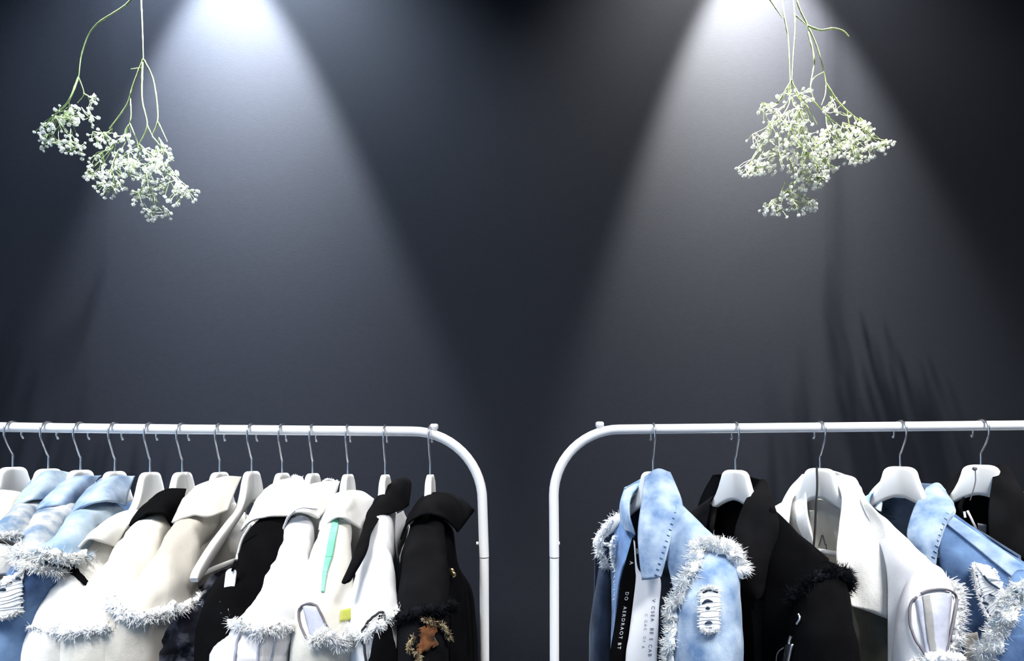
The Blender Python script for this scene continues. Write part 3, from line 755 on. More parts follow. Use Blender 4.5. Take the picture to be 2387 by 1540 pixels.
patch('rust_lining', [tb['o']], [(980, 1460), (1012, 1456), (1014, 1500), (972, 1530)], M['rust'], g, lift=.004, wob=8, label='rust brown torn lining')
fray('gold_threads', drapeline([tb['o']], [(985, 1442), (1005, 1447), (1025, 1458), (1035, 1475), (1042, 1488)], 30, .006), M['thread_gold'], g, 150, .009, .002)
fray('gold_threads', drapeline([tb['o']], [(965, 1480), (958, 1505), (975, 1525), (968, 1545)], 30, .006), M['thread_gold'], g, 150, .009, .002)

# ------------------------------------------------------------------ garments on the right rack
GR = 'jackets on the right rack'
# R1 light denim jacket
h = HR[1]; g = garment(h, 'denim_jacket', 'light blue denim jacket with long lettered ribbons and frayed shoulders', group=GR)
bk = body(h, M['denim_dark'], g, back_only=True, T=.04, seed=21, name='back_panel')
fpn = near_panel(h, [(1572, 1165), (1604, 1196), (1652, 1244), (1706, 1290)], [([(1562, 1240), (1588, 1262), (1632, 1294), (1690, 1332)], .034), ([(1556, 1300), (1578, 1322), (1604, 1350), (1645, 1385)], .04), ([(1574, 1390), (1584, 1400), (1600, 1420), (1625, 1440)], .035), ([(1580, 1540), (1590, 1540), (1605, 1540), (1625, 1540)], .03)], M['denim_light'], g, 21)
tb = tube('sleeve', [(1652, 1284, 1712, 1292, -.155, .06), (1612, 1335, 1724, 1330, -.18, .085), (1582, 1400, 1724, 1390, -.195, .1), (1572, 1460, 1727, 1450, -.2, .1), (1570, 1540, 1732, 1540, -.205, .1)], M['denim_light'], g, 1, seed=21.5)
sheet('collar_back', [[(1455, 1137, .06), (1490, 1118, .035), (1528, 1097, .01), (1562, 1103, .0)], [(1470, 1160, .055), (1497, 1140, .03), (1530, 1118, .006), (1572, 1130, -.005)]], M['denim_pale'], g, seed=22, amp=.002)
nl = sheet('collar_leaf', [[(1503, 1112, -.02), (1530, 1094, -.016), (1562, 1101, -.005)], [(1494, 1180, -.06), (1545, 1175, -.07), (1591, 1180, -.055)], [(1487, 1240, -.08), (1530, 1240, -.095), (1571, 1228, -.085)], [(1490, 1300, -.09), (1525, 1300, -.1), (1555, 1290, -.095)], [(1497, 1351, -.09), (1518, 1349, -.098), (1541, 1344, -.095)]], M['denim_light'], g, seed=23, amp=.002, t=.005, clamp=(h, .024))
mesh('collar_binding', *pipe([p for p, n in drapeline([nl], [(1588, 1183), (1568, 1230), (1552, 1292), (1538, 1342)], 30, .0008)], .0016, 6), M['denim_pale'], g)
for k in range(13):
    u = k / 12
    a_ = Vector((1583, 1182, 0)).lerp(Vector((1534, 1340, 0)), u)
    q = drapeline([nl], [(a_.x - 8, a_.y - 2), (a_.x - 2, a_.y + 1)], 4, .0006)
    if q: mesh('seam_stitch', *pipe([p for p, n in q], .0009, 5), M['denim_mid'], g)
sheet('collar_leaf', [[(1457, 1136, .06), (1478, 1128, .045), (1500, 1120, .03)], [(1446, 1175, .055), (1456, 1165, .035), (1470, 1158, .02)], [(1447, 1210, .045), (1456, 1205, .02), (1466, 1200, .005)], [(1458, 1236, .02), (1468, 1240, .0), (1480, 1247, -.02)]], M['denim_light'], g, seed=24, amp=.002)
ff = sheet('front_panel', [[(1436, 1212, .11), (1455, 1215, .06), (1479, 1240, .01)], [(1428, 1265, .12), (1445, 1270, .07), (1469, 1290, .015)], [(1426, 1330, .12), (1438, 1330, .08), (1450, 1330, .03)], [(1428, 1400, .11), (1434, 1400, .08), (1438, 1400, .05)], [(1424, 1540, .11), (1428, 1540, .08), (1432, 1540, .06)]], M['denim_mid'], g, ext=.9, seed=25)
tf = tube('sleeve', [(1410, 1222, 1445, 1215, .13, .05), (1402, 1265, 1438, 1265, .155, .07), (1400, 1300, 1434, 1300, .165, .08), (1393, 1345, 1432, 1345, .17, .085), (1376, 1440, 1432, 1440, .175, .09), (1373, 1540, 1428, 1540, .175, .09)], M['denim_dark'], g, 1, seed=26)  # far sleeve: shade put into the colour, darker denim than the near one
fray('frayed_seam', [(P(x, y, d), Vector((-.7, -.5, .3)).normalized()) for x, y, d in [(1446, 1205, .1), (1430, 1215, .105), (1412, 1235, .11), (1402, 1258, .115), (1400, 1280, .12), (1410, 1300, .125), (1418, 1320, .13)]], M['thread'], g, 500, .017, .008)
fray('frayed_seam', [(P(x, y, d), Vector((-.4, -.9, .1)).normalized()) for x, y, d in [(1432, 1248, .08), (1426, 1275, .085), (1428, 1300, .09), (1434, 1325, .09), (1440, 1360, .085), (1436, 1395, .08)]], M['thread_blue'], g, 260, .009, .004)
pz = [(1724, 1328), (1712, 1306), (1690, 1284), (1660, 1276), (1640, 1284), (1632, 1310), (1618, 1340), (1598, 1375), (1582, 1410), (1575, 1450), (1574, 1500), (1562, 1545)]
dl = drapeline([tb['o'], fpn], pz, 70, .006)
dl = [(p, (n + Vector((0, -.4, .5))).normalized()) for p, n in dl]
fray('frayed_seam', dl, M['thread_blue'], g, 1700, .017, .011)
fray('frayed_shoulder', dl[:28], M['thread'], g, 800, .014, .015, band_amp=.012)
torn([tb['o']], [(1632, 1378), (1676, 1374), (1674, 1460), (1630, 1462)], g, 11, ([(1645, 1418), (1650, 1416), (1655, 1418)], [(1642, 1452), (1652, 1448), (1660, 1450)], [(1636, 1408), (1648, 1400), (1662, 1402)]), label='white torn threads on the near sleeve')
fray('tear_threads', drapeline([tb['o']], [(1638, 1374), (1655, 1370), (1672, 1375)], 20, .004), M['thread'], g, 120, .007, .003)
fray('tear_threads', drapeline([tb['o']], [(1634, 1462), (1652, 1468), (1672, 1460)], 20, .004), M['thread'], g, 140, .007, .004)
mesh('tear_slit', *pipe([p for p, n in drapeline([tb['o']], [(1639, 1383), (1655, 1378), (1671, 1381)], 12, .0055)], .0016, 6), M['denim_dark'], g)
# ribbons with lettering
def ribbon(name, net, mt, parent, ext, label):
    G = netgrid(net, 60, 9, ext, .0015, 5.); V, Fc = solid(G, .0012)
    o = mesh(name, V, Fc, mt, parent); o['label'] = label
    return o, G
def lettering(txt, G, u0, v0, size, mt, parent, rowlen, name='lettering', spacing=1.):
    """text running down a cloth strip: x -> length, y -> width"""
    cu = bpy.data.curves.new('txt', 'FONT'); cu.body = txt; cu.size = 1; cu.space_character = spacing; cu.resolution_u = 3
    to = bpy.data.objects.new('txt', cu); COL.objects.link(to)
    bpy.context.view_layer.update()
    me = bpy.data.meshes.new_from_object(to.evaluated_get(bpy.context.evaluated_depsgraph_get()))
    n, m = len(G), len(G[0]); N = vnormals(G)
    acc = [0.]
    for i in range(1, n): acc.append(acc[-1] + (G[i][m // 2] - G[i - 1][m // 2]).length)
    V = []
    for v in me.vertices:
        s = u0 + v.co.x * size
        i = max([k for k in range(n - 1) if acc[k] <= s] or [0]); fx = (s - acc[i]) / (acc[i + 1] - acc[i])
        wd = (G[i][-1] - G[i][0]).length
        vv = max(0., min(.999, v0 + v.co.y * size / wd)) * (m - 1); j = int(vv); fj = vv - j
        p = (G[i][j] * (1 - fj) + G[i][j + 1] * fj) * (1 - fx) + (G[i + 1][j] * (1 - fj) + G[i + 1][j + 1] * fj) * fx
        nv = N[i][j]
        if nv.dot(CAM - p) < 0: nv = -nv
        V.append(p + nv * .0016)
    o = mesh(name, V, [tuple(p.vertices) for p in me.polygons], mt, parent, False)
    bpy.data.objects.remove(to)
    return o
rb, G1 = ribbon('black_ribbon', [[(1474, 1252, -.035), (1479, 1256, -.04)], [(1455, 1320, -.035), (1482, 1320, -.045)], [(1447, 1365, -.035), (1480, 1365, -.045)], [(1432, 1460, -.035), (1468, 1460, -.045)], [(1421, 1545, -.035), (1459, 1545, -.045)]], M['black_tape'], g, .9, 'black ribbon with white lettering')
lettering('A', G1, .045, .45, .010, M['ink_white'], rb, 1)
lettering('DO  AERDRAOT BT', G1, .105, .42, .0095, M['ink_white'], rb, 1, spacing=1.45)
rw, G2 = ribbon('white_ribbon', [[(1477, 1258, -.05), (1480, 1262, -.052)], [(1481, 1325, -.052), (1490, 1330, -.058)], [(1482, 1352, -.055), (1538, 1344, -.075)], [(1474, 1420, -.055), (1536, 1420, -.075)], [(1466, 1480, -.055), (1534, 1480, -.075)], [(1458, 1545, -.055), (1531, 1545, -.075)]], M['white_tape'], g, .9, 'white ribbon with black lettering')
lettering('V CSEA  BE E CAB', G2, .122, .72, .0095, M['ink_black'], rw, 1, spacing=1.5)
lettering('C CAC  OF A', G2, .150, .50, .0075, M['piping'], rw, 1, spacing=1.6)

# R2 black shirt
h = HR[2]; g = garment(h, 'black_shirt', 'black shirt with wide collar and silver zips between blue denim and white jacket', 'shirt', GR)
body(h, M['black'], g, back_only=True, T=.04, seed=31, name='back_panel')
farsleeve(h, M['black'], g, 31)
fp2 = near_panel(h, [(1795, 1188), (1852, 1240), (1908, 1296), (1968, 1350)], [([(1792, 1300), (1842, 1326), (1888, 1358), (1935, 1392)], .034), ([(1782, 1420), (1822, 1425), (1856, 1432), (1885, 1440)], .04), ([(1776, 1540), (1815, 1540), (1835, 1540), (1860, 1540)], .04)], M['black'], g, 31)
far_front(h, M['black'], g, 32)
tb = tube('sleeve', [(1905, 1322, 1965, 1340, -.16, .06), (1868, 1390, 1980, 1388, -.185, .09), (1845, 1450, 1990, 1450, -.2, .1), (1836, 1540, 2003, 1540, -.205, .1)], M['black'], g, 1, seed=31.5)
sheet('collar_leaf', [[(1762, 1134, -.005), (1779, 1119, .0), (1790, 1140, .0)], [(1733, 1180, -.045), (1766, 1165, -.055), (1809, 1190, -.045)], [(1712, 1240, -.075), (1760, 1240, -.09), (1816, 1230, -.078)], [(1710, 1310, -.09), (1760, 1310, -.105), (1802, 1310, -.097)], [(1730, 1370, -.09), (1760, 1370, -.105), (1796, 1360, -.098)], [(1752, 1396, -.095), (1765, 1399, -.1), (1779, 1388, -.097)]], M['charcoal'], g, seed=33, t=.005, clamp=(h, .024))
sheet('collar_leaf', [[(1662, 1106, .05), (1673, 1106, .042), (1684, 1108, .036)], [(1640, 1150, .07), (1658, 1155, .05), (1675, 1165, .04)], [(1624, 1200, .085), (1645, 1212, .05), (1664, 1222, .02)], [(1640, 1258, .06), (1650, 1262, .04), (1660, 1266, .02)]], M['black'], g, seed=34)
sheet('collar_back', [[(1662, 1106, .05), (1690, 1104, .03), (1735, 1108, .02), (1779, 1119, .0)], [(1672, 1150, .05), (1700, 1150, .035), (1735, 1150, .025), (1772, 1150, .0)]], M['black'], g, seed=35, amp=.002)
fr = ringpath(tb, .75, .35, math.pi)
fray('frayed_seam', [(p, (n + Vector((.4, -.2, .5))).normalized()) for p, n in fr], M['thread_black'], g, 1100, .018, .011)
q = drapeline([tb['o'], fp2], [(1866, 1432), (1869, 1443), (1862, 1455)], 10, .004)
mesh('zip_slider', *pipe([p for p, n in q], .0022, 6), M['silver'], g)
q = drapeline([tb['o'], fp2], [(1849, 1484), (1846, 1494), (1845, 1500)], 8, .004)
mesh('zip_slider', *pipe([p for p, n in q], .0028, 6), M['silver'], g)
patch('zip_pull', [tb['o'], fp2], [(1837, 1503), (1855, 1501), (1846, 1545), (1828, 1545)], M['silver'], g, 8, 5, .003, .005, label='flat silver zip pull')
q = drapeline([tb['o'], fp2], [(1830, 1507), (1817, 1518), (1813, 1535), (1815, 1550)], 14, .004)
mesh('zip_ring', *pipe([p for p, n in q], .0012, 6), M['silver'], g)

# R3 white jacket (and its twin at the right edge)
def white_jacket(h, dx, dy, label, full=True):
    g = garment(h, 'white_jacket', label, group=GR)
    def s(net): return [[(x + dx, y + dy, d) for x, y, d in r] for r in net]
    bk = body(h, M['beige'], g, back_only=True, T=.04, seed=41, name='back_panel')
    farsleeve(h, M['white'], g, 41); far_front(h, M['white'], g, 41)
    fp = near_panel(h, [(x + dx, y + dy) for x, y in [(2010, 1165), (2066, 1218), (2130, 1277), (2198, 1348)]], [([(x + dx, y + dy) for x, y in r], nn) for r, nn in [([(2062, 1300), (2092, 1312), (2142, 1340), (2200, 1388)], .034), ([(2070, 1420), (2085, 1420), (2110, 1430), (2150, 1440)], .04), ([(2072, 1540), (2085, 1540), (2110, 1540), (2140, 1540)], .04)]], M['cool_white'], g, 41)
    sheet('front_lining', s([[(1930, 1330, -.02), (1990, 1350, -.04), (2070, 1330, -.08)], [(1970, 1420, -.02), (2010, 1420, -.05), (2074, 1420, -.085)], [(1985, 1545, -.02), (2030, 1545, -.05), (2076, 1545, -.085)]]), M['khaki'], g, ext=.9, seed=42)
    tb = tube('sleeve', [(r[0] + dx, r[1] + dy, r[2] + dx, r[3] + dy, r[4], r[5]) for r in [(2135, 1325, 2200, 1350, -.16, .06), (2100, 1390, 2226, 1385, -.185, .095), (2086, 1450, 2222, 1450, -.2, .11), (2078, 1540, 2212, 1540, -.205, .11)]], M['cool_white'], g, 1, seed=41.5, amp=.003)
    sheet('collar_leaf', s([[(1946, 1110, -.005), (1970, 1110, .0), (1993, 1116, .01)], [(1962, 1160, -.055), (1992, 1150, -.055), (2016, 1160, -.035)], [(1955, 1230, -.085), (2012, 1222, -.098), (2063, 1220, -.083)], [(1950, 1310, -.105), (2010, 1300, -.12), (2067, 1290, -.1)], [(1975, 1385, -.115), (2020, 1372, -.125), (2068, 1370, -.11)], [(1986, 1413, -.12), (2030, 1426, -.125), (2067, 1441, -.115)]]), M['white'], g, seed=43, t=.005, clamp=(h, .024))
    sheet('collar_leaf', s([[(1872, 1106, .05), (1880, 1106, .04), (1889, 1108, .03)], [(1840, 1142, .07), (1860, 1142, .045), (1880, 1145, .02)], [(1820, 1188, .085), (1850, 1195, .04), (1881, 1195, .01)], [(1838, 1222, .06), (1862, 1232, .03), (1889, 1240, .0)], [(1884, 1272, .03), (1891, 1276, .015), (1899, 1281, .0)]]), M['white'], g, seed=44)
    sheet('collar_back', s([[(1872, 1106, .05), (1905, 1092, .03), (1945, 1098, .02), (1990, 1113, .0)], [(1882, 1150, .05), (1910, 1140, .04), (1945, 1140, .03), (1980, 1150, .0)]]), M['white'], g, seed=45, amp=.002)
    if not full: return g
    cp = [(2138, 1393), (2126, 1412), (2124, 1450), (2132, 1482), (2146, 1508), (2158, 1526)]
    cq = [(2147, 1386), (2165, 1379), (2195, 1375), (2214, 1380), (2223, 1394), (2221, 1420), (2212, 1465), (2201, 1512)]
    patch('cutout_mesh', [tb['o'], fp], [(2134, 1392), (2216, 1382), (2202, 1524), (2158, 1528)], M['sheer'], g, lift=.002, label='pale grey sheer panel')
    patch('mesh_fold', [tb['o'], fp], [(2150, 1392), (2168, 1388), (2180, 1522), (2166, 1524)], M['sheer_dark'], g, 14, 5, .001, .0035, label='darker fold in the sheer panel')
    mesh('cutout_piping', *pipe([p for p, n in drapeline([tb['o'], fp], cp, 26, .004)], .002, 6), M['piping'], g)
    mesh('cutout_piping', *pipe([p for p, n in drapeline([tb['o'], fp], cq, 30, .004)], .002, 6), M['piping'], g)
    path = [(P(x, y, d), Vector((.9, -.3, .1)).normalized()) for x, y, d in [(2200, 1352, -.18), (2222, 1368, -.185), (2228, 1390, -.19), (2228, 1420, -.195), (2226, 1450, -.2), (2222, 1490, -.2), (2214, 1520, -.2)]]
    fray('frayed_seam', path, M['thread'], g, 420, .017, .008)
    fray('torn_hem', drapeline([tb['o'], fp], [(2130, 1550), (2165, 1532), (2200, 1526), (2226, 1535)], 30, .006), M['thread'], g, 500, .010, .010)
    mesh('black_cord', *pipe(crom([P(1904, 1088, -.02), P(1905, 1135, -.028), P(1902, 1180, -.03), P(1900, 1230, -.03), P(1896, 1284, -.03)], 24), .0021, 8), M['ink_black'], g)
    pn = sheet('neck_label', [[(1884, 1188, .03), (1935, 1192, .03), (1975, 1200, .02)], [(1890, 1240, .03), (1935, 1240, .03), (1975, 1240, .02)], [(1898, 1300, .03), (1935, 1300, .03), (1975, 1300, .02)]], M['cream'], g, amp=.002, seed=46)
    for st in ([(1908, 1272), (1912, 1258), (1916, 1246), (1921, 1262), (1924, 1270), (1930, 1262)], [(1926, 1270), (1926, 1284), (1930, 1283)], [(1931, 1266), (1936, 1262), (1940, 1268), (1934, 1270)], [(1944, 1286), (1946, 1280), (1949, 1288)], [(1949, 1262), (1950, 1266)]):
        mesh('script_stroke', *pipe([p for p, n in drapeline([pn], st, 16, .001)], .0011, 5), M['piping'], g)
    return g
white_jacket(HR[3], 0, 0, 'white jacket with a thin black cord and grey-piped sleeve cut-out')

# R4 distressed denim
h = HR[4]; g = garment(h, 'denim_jacket', 'distressed blue denim jacket with torn white patches at the right', group=GR)
body(h, M['denim_inside'], g, back_only=True, T=.04, seed=51, name='back_panel')
farsleeve(h, M['denim_mid'], g, 51); far_front(h, M['denim_mid'], g, 51)
fp4 = near_panel(h, [(2205, 1190), (2268, 1236), (2330, 1280), (2408, 1332)], [([(2190, 1280), (2240, 1306), (2302, 1352), (2388, 1400)], .034), ([(2206, 1400), (2240, 1410), (2290, 1436), (2345, 1470)], .04), ([(2225, 1540), (2255, 1540), (2290, 1540), (2330, 1540)], .04)], M['denim_mid'], g, 51)
patch('shoulder_yoke', [fp4], [(2214, 1200), (2400, 1328), (2380, 1362), (2208, 1222)], M['denim_light'], g, 10, 30, .003, .002, label='paler shoulder yoke')
tb = tube('sleeve', [(2345, 1350, 2420, 1345, -.165, .07), (2318, 1420, 2460, 1420, -.19, .1), (2305, 1480, 2472, 1480, -.2, .1), (2300, 1540, 2480, 1540, -.205, .1)], M['denim_mid'], g, 1, seed=51.5)
torn([fp4], [(2270, 1312), (2322, 1328), (2350, 1390), (2312, 1448)], g, 13, ([(2290, 1402), (2300, 1404), (2308, 1408)],), label='large white torn patch', wob=4)
patch('torn_patch', [fp4], [(2270, 1308), (2310, 1322), (2330, 1352), (2296, 1350)], M['thread_blue'], g, 10, 8, .003, .005, wob=3, label='white torn patch below the yoke')
for st in ([(2296, 1342), (2308, 1356), (2322, 1366), (2334, 1372)], [(2310, 1384), (2318, 1388), (2326, 1392)], [(2284, 1386), (2292, 1390)]):
    q = drapeline([fp4], st, 12, .0075)
    mesh('tear_slit', *pipe([p for p, n in q], .0018, 6), M['denim_dark'], g)
fray('tear_threads', drapeline([fp4], [(2268, 1312), (2275, 1345), (2288, 1390), (2306, 1440)], 30, .005), M['thread'], g, 200, .008, .003)
pz = [(2396, 1372), (2378, 1384), (2362, 1410), (2352, 1440), (2340, 1462), (2328, 1490), (2316, 1520), (2304, 1550)]
dl = drapeline([tb['o'], fp4], pz, 60, .008)
fray('frayed_seam', [(p, (n + Vector((0, -.3, .3))).normalized()) for p, n in dl], M['thread_blue'], g, 1500, .016, .015, band_amp=.012)
fray('frayed_shoulder', [(p + Vector((.012, 0, -.004)), n) for p, n in dl], M['thread'], g, 600, .012, .012, band_amp=.012)
patch('grey_patch', [fp4], [(2248, 1476), (2280, 1472), (2292, 1545), (2252, 1545)], M['beige'], g, 10, 8, .002, .003, wob=1)
n4 = sheet('collar_leaf', [[(2160, 1136, -.005), (2184, 1127, .0), (2201, 1142, .01)], [(2132, 1180, -.045), (2178, 1170, -.06), (2228, 1190, -.045)], [(2115, 1240, -.07), (2155, 1240, -.09), (2206, 1222, -.078)], [(2128, 1290, -.08), (2160, 1290, -.095), (2188, 1272, -.09)], [(2160, 1325, -.085), (2170, 1325, -.09), (2180, 1318, -.09)]], M['denim_light'], g, seed=53, t=.005, clamp=(h, .024))
mesh('collar_binding', *pipe([p for p, n in drapeline([n4], [(2224, 1193), (2203, 1224), (2186, 1272)], 24, .0008)], .0016, 6), M['denim_pale'], g)
for k in range(9):
    a_ = Vector((2216, 1198, 0)).lerp(Vector((2182, 1300, 0)), k / 8)
    q = drapeline([n4], [(a_.x - 11, a_.y - 5), (a_.x - 3, a_.y)], 4, .0006)
    if q: mesh('seam_stitch', *pipe([p for p, n in q], .001, 5), M['denim_pale'], g)
sheet('collar_leaf', [[(2060, 1113, .05), (2070, 1115, .04), (2082, 1118, .03)], [(2034, 1142, .07), (2048, 1148, .05), (2062, 1156, .03)], [(2014, 1172, .08), (2034, 1182, .05), (2052, 1192, .02)]], M['denim_pale'], g, seed=54)
sheet('collar_back', [[(2060, 1113, .05), (2100, 1112, .035), (2145, 1125, .03), (2186, 1128, .0)], [(2060, 1160, .05), (2095, 1170, .04), (2130, 1172, .03), (2170, 1160, .0)], [(2062, 1200, .05), (2095, 1205, .04), (2130, 1205, .03), (2165, 1195, .0)]], M['denim_inside'], g, seed=55, amp=.003)
for k in range(3):
    mesh('inner_stitching', *pipe(crom([P(2062, 1185 + 9 * k, .045), P(2090, 1192 + 9 * k, .034), P(2125, 1196 + 9 * k, .024)], 14), .0012, 6), M['denim_dark'], g)

# R5 black garment
h = HR[5]; g = garment(h, 'black_jacket', 'black jacket with turned-up collar at the right edge', group=GR)
body(h, M['black'], g, back_only=True, T=.04, seed=61, name='back_panel')
farsleeve(h, M['black'], g, 61); far_front(h, M['black'], g, 61)
near_panel(h, [(2370, 1155), (2430, 1205), (2490, 1255), (2565, 1318)], [([(2365, 1270), (2410, 1290), (2470, 1330), (2540, 1380)], .034), ([(2375, 1540), (2410, 1540), (2460, 1540), (2500, 1540)], .04)], M['black'], g, 61)
tube('sleeve', [(2500, 1300, 2575, 1315, -.155, .06), (2470, 1390, 2600, 1385, -.185, .095), (2450, 1540, 2610, 1540, -.2, .1)], M['black'], g, 1, seed=61.5)
sheet('collar_leaf', [[(2318, 1092, .0), (2335, 1084, .005), (2350, 1090, .01)], [(2312, 1140, -.045), (2345, 1125, -.055), (2378, 1135, -.045)], [(2304, 1200, -.075), (2350, 1195, -.09), (2400, 1185, -.078)], [(2308, 1260, -.09), (2355, 1260, -.1), (2410, 1250, -.09)], [(2340, 1300, -.09), (2370, 1305, -.1), (2400, 1300, -.095)]], M['charcoal'], g, seed=63, t=.005, clamp=(h, .024))
sheet('collar_leaf', [[(2245, 1090, .05), (2256, 1092, .035), (2268, 1098, .02)], [(2222, 1115, .07), (2240, 1125, .045), (2256, 1135, .02)], [(2205, 1150, .085), (2222, 1165, .05), (2240, 1178, .02)], [(2222, 1195, .06), (2232, 1200, .04), (2242, 1205, .02)]], M['black'], g, seed=64)
sheet('collar_back', [[(2245, 1090, .05), (2270, 1088, .035), (2305, 1088, .02), (2340, 1086, .0)], [(2248, 1140, .05), (2275, 1145, .035), (2310, 1145, .02), (2345, 1140, .0)]], M['black'], g, seed=65, amp=.002)
mesh('silver_cord', *pipe([P(2255, 1190, .01), P(2266, 1212, .0), P(2279, 1240, -.01)], .0022, 8), M['white_tape'], g)
mesh('silver_cord', *pipe([P(2248, 1192, .015), P(2250, 1206, .012)], .0022, 8), M['white_tape'], g)
sheet('neck_label', [[(2280, 1219, .0), (2299, 1222, -.004)], [(2282, 1232, .0), (2299, 1236, -.004)], [(2285, 1246, .0), (2297, 1246, -.004)]], M['sheer'], g, n=6, m=6, amp=0)
mesh('thin_cord', *pipe(crom([P(2273, 1092, -.016), P(2274, 1120, -.022), P(2268, 1145, -.024), P(2261, 1166, -.024)], 14), .001, 6), M['piping'], g)
q = P(2272, 1092, -.018)
mesh('cord_knot', *lathe([(.001, -.004), (.004, -.002), (.004, .002), (.001, .004)], q, 8), M['piping'], g)

white_jacket(HR[6], 566, -10, 'white jacket almost wholly beyond the right edge of the picture', False)

# ------------------------------------------------------------------ hanging baby's breath
def petal_mesh(seed):
    rnd = random.Random(seed); V, Fc = [], []
    for k in range(13):
        z = 1 - 2 * (k + .5) / 13; t = k * 2.39996 + rnd.uniform(-.2, .2); r = math.sqrt(1 - z * z)
        d = Vector((r * math.cos(t), r * math.sin(t), z)); s = d.orthogonal().normalized(); u = d.cross(s)
        ln = rnd.uniform(.85, 1.15); b = len(V)
        V += [d * .15, d * ln * .8 + s * .5, d * ln * 1.05, d * ln * .8 - s * .5, d * ln * .75 + u * .45, d * ln * .75 - u * .45]
        Fc += [(b, b + 1, b + 2), (b, b + 2, b + 3), (b, b + 4, b + 2), (b, b + 2, b + 5)]
    me = bpy.data.meshes.new('blossom'); me.from_pydata([tuple(v) for v in V], [], Fc); me.materials.append(M['blossom'])
    return me
PM = [petal_mesh(k) for k in range(5)]

def sprig(label, y0, stems, clusters, root, links, seed, rmin=.0030, rmax=.0053):
    """stems: lists of (px,py,dy); clusters: (cx,cy,rx,ry,count,angle,source px,py)"""
    rnd = random.Random(seed)
    top = P(root[0], root[1], y0)
    t = thing('baby_breath_sprig', label, 'flowers', (top.x, y0, CEIL_Z), "hanging baby's breath")
    for st in stems:
        pts = crom([P(x, y, y0 + d) for x, y, d in st], 30)
        r0 = .0024 if len(st) > 3 else .0016
        mesh('stem', *pipe(pts, [r0 * (1 - .5 * i / 29) * (1.25 if i % 9 == 4 else 1) for i in range(30)], 7), M['stem'], t)
    tie = P(root[0], root[1], y0)
    mesh('string', *pipe([tie, Vector((tie.x, y0, CEIL_Z))], .0009, 6), M['string'], t)
    mesh('ceiling_hook', *lathe([(.001, -.02), (.003, -.016), (.003, -.004), (.009, -.002), (.009, -.0002)], (tie.x, y0, CEIL_Z), 10), M['white_metal'], t)
    bv, bf = [], []
    for cx, cy, rx, ry, cnt, ang, sx, sy in clusters:
        rx *= 1.12; ry *= 1.12
        src = P(sx, sy, y0)
        ca, sa = math.cos(math.radians(ang)), math.sin(math.radians(ang))
        hubs = []
        for _ in range(max(3, cnt // 7)):
            q = 2 * math.pi * rnd.random(); r = math.sqrt(rnd.random()) * .7
            ex, ey = rx * r * math.cos(q), ry * r * math.sin(q)
            hb = P(cx + ex * ca - ey * sa, cy + ex * sa + ey * ca - 12, y0 + rnd.uniform(-.03, .03))
            hubs.append(hb)
            mid = src.lerp(hb, .5) + Vector((rnd.uniform(-.008, .008), rnd.uniform(-.008, .008), -.006))
            b = len(bv); v, f = pipe(crom([src, mid, hb], 6), .0008, 4, False)
            bv += v; bf += [tuple(i + b for i in qd) for qd in f]
        for _ in range(cnt):
            q = 2 * math.pi * rnd.random(); r = math.sqrt(rnd.random())
            ex, ey = rx * r * math.cos(q), ry * r * math.sin(q)
            p = P(cx + ex * ca - ey * sa, cy + ex * sa + ey * ca, y0 + rnd.uniform(-.04, .04))
            hb = min(hubs, key=lambda k: (k - p).length)
            b = len(bv); v, f = pipe([hb, hb.lerp(p, .5) + Vector((0, 0, rnd.uniform(-.004, .004))), p], .00055, 3, False)
            bv += v; bf += [tuple(i + b for i in qd) for qd in f]
            o = bpy.data.objects.new('blossom', PM[rnd.randrange(5)]); COL.objects.link(o); o.parent = t
            o.location = p - t.location; s = rnd.uniform(rmin, rmax); o.scale = (s, s, s)
            o.rotation_euler = (rnd.uniform(0, 6), rnd.uniform(0, 6), rnd.uniform(0, 6))
    o = mesh('branchlets', bv, bf, M['stem'], t); o['kind'] = 'stuff'
    return t
FY = .305
sprig("baby's breath sprig with a bent stem at the far left", FY, [
    [(335, -60, 0), (300, 5, 0), (222, 60, 0), (192, 120, 0), (183, 180, 0)], [(183, 180, 0), (160, 235, -.01), (130, 265, 0), (105, 292, 0)],
    [(184, 182, 0), (195, 218, .01), (180, 240, .01)], [(195, 218, .01), (212, 228, 0), (225, 245, 0)], [(160, 237, -.01), (163, 255, 0)]],
    [(100, 298, 22, 12, 12, -15, 125, 270), (160, 268, 34, 26, 34, 0, 165, 245), (218, 245, 14, 24, 10, 0, 205, 225), (215, 282, 20, 14, 9, 20, 190, 250),
     (125, 330, 32, 30, 26, 20, 140, 290), (178, 348, 36, 20, 26, 10, 165, 300), (150, 300, 45, 30, 18, 0, 150, 270)], (335, -60), None, 3)
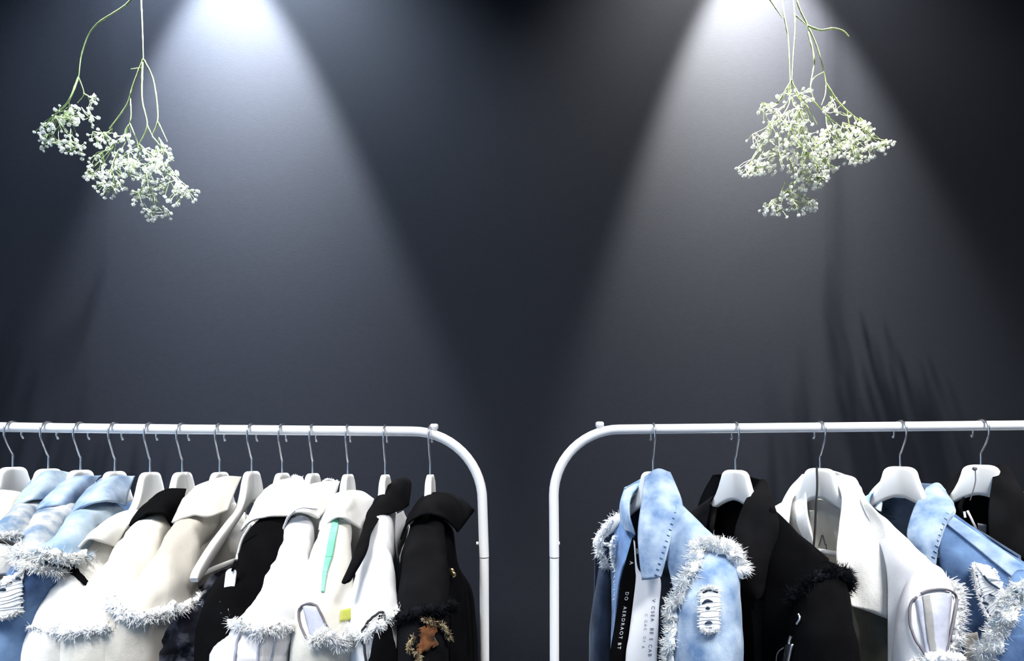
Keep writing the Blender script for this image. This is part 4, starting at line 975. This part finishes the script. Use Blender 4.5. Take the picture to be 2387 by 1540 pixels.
sprig("baby's breath sprig hanging from a straight stem at left", FY - .015, [
    [(328, -60, 0), (329, 0, 0), (332, 70, 0), (334, 138, 0)], [(334, 138, 0), (310, 200, 0), (295, 245, 0), (255, 300, 0)], [(336, 140, 0), (358, 190, .01), (368, 275, .01), (355, 315, .01)],
    [(332, 145, -.01), (331, 230, -.01), (343, 292, -.01), (325, 335, -.01)], [(304, 230, 0), (303, 285, 0), (275, 335, 0)], [(303, 288, 0), (318, 325, 0), (322, 345, 0)], [(343, 292, 0), (358, 322, 0)], [(369, 285, .01), (390, 330, .01)], [(355, 318, 0), (405, 375, 0)], [(330, 158, 0), (305, 161, 0)]],
    [(235, 325, 34, 24, 26, -15, 262, 298), (285, 330, 24, 18, 12, 0, 300, 290), (215, 408, 28, 22, 18, 0, 265, 340), (255, 430, 36, 30, 40, 20, 275, 350), (330, 375, 60, 30, 62, 10, 325, 335),
     (385, 360, 28, 26, 22, 40, 370, 320), (300, 405, 40, 28, 34, 0, 300, 350), (375, 420, 44, 34, 52, 20, 365, 340), (335, 465, 30, 24, 22, 10, 340, 390), (425, 455, 36, 24, 30, -15, 390, 380),
     (365, 500, 34, 16, 22, 5, 350, 430), (240, 375, 30, 25, 16, 0, 270, 330)], (328, -60), None, 5)
sprig("baby's breath sprig with a curled side twig, right of its bunch", FY, [
    [(1862, -70, 0), (1858, 0, 0), (1882, 58, 0), (1905, 110, 0), (1920, 165, 0), (1926, 195, 0)], [(1882, 60, -.01), (1912, 70, -.01), (1942, 66, -.01), (1965, 72, -.01), (1979, 85, -.01)],
    [(1926, 195, 0), (1950, 232, 0), (1975, 258, 0), (2005, 282, 0)], [(1884, 75, .01), (1898, 140, .01), (1890, 200, .01), (1896, 232, .01)], [(1920, 168, 0), (1895, 185, 0), (1888, 215, 0)], [(1896, 235, .01), (1930, 270, .01), (1962, 298, 0)], [(1975, 258, 0), (1980, 292, 0)], [(1938, 215, 0), (1940, 235, 0), (1926, 255, 0)], [(1926, 195, 0), (1924, 220, 0), (1915, 245, 0)]],
    [(1950, 255, 32, 22, 14, 20, 935 + 1000, 225), (2010, 300, 26, 20, 26, 20, 1990, 270), (2055, 345, 30, 16, 30, -20, 2005, 290), (1985, 325, 40, 28, 60, 20, 1965, 285), (2000, 365, 40, 18, 42, -10, 1975, 310), (1940, 330, 40, 34, 50, 20, 1925, 265), (1925, 375, 36, 28, 46, -15, 1915, 300)], (1862, -70), None, 8)
sprig("baby's breath sprig with dense green upper twigs in the right bunch", FY - .02, [
    [(1848, -70, 0), (1850, 0, 0), (1854, 60, 0), (1850, 120, 0), (1846, 185, 0)], [(1828, -40, .01), (1826, 20, .01), (1836, 80, .01), (1840, 130, .01), (1842, 190, .01)], [(1790, -8, .01), (1810, 22, .01), (1824, 42, .01)],
    [(1854, 35, 0), (1882, 60, 0)], [(1845, 185, 0), (1825, 225, 0), (1795, 255, 0)], [(1846, 185, 0), (1855, 220, 0), (1880, 245, 0)], [(1842, 190, 0), (1840, 240, 0), (1820, 275, 0)], [(1850, 200, 0), (1870, 240, 0), (1885, 275, 0)], [(1840, 195, 0), (1815, 235, 0), (1785, 262, 0)], [(1880, 245, 0), (1905, 290, 0)], [(1845, 380, 0), (1855, 415, 0), (1862, 425, 0)], [(1830, 425, 0), (1818, 455, 0)]],
    [(1850, 225, 42, 26, 20, 0, 1846, 190), (1790, 262, 22, 24, 12, 0, 1815, 240), (1845, 275, 55, 28, 40, 0, 1845, 225), (1830, 310, 48, 26, 48, 0, 1835, 260), (1775, 340, 34, 28, 22, 30, 1800, 280), (1760, 395, 44, 18, 46, -8, 1790, 320),
     (1815, 375, 40, 30, 40, 0, 1815, 310), (1885, 345, 46, 40, 70, 0, 1870, 280), (1885, 400, 40, 20, 40, -10, 1875, 340), (1895, 425, 40, 16, 34, -10, 1875, 380), (1850, 450, 30, 16, 14, -20, 1860, 415), (1835, 485, 64, 20, 58, -5, 1835, 440), (1895, 480, 16, 12, 10, -20, 1860, 450)], (1848, -70), None, 11)
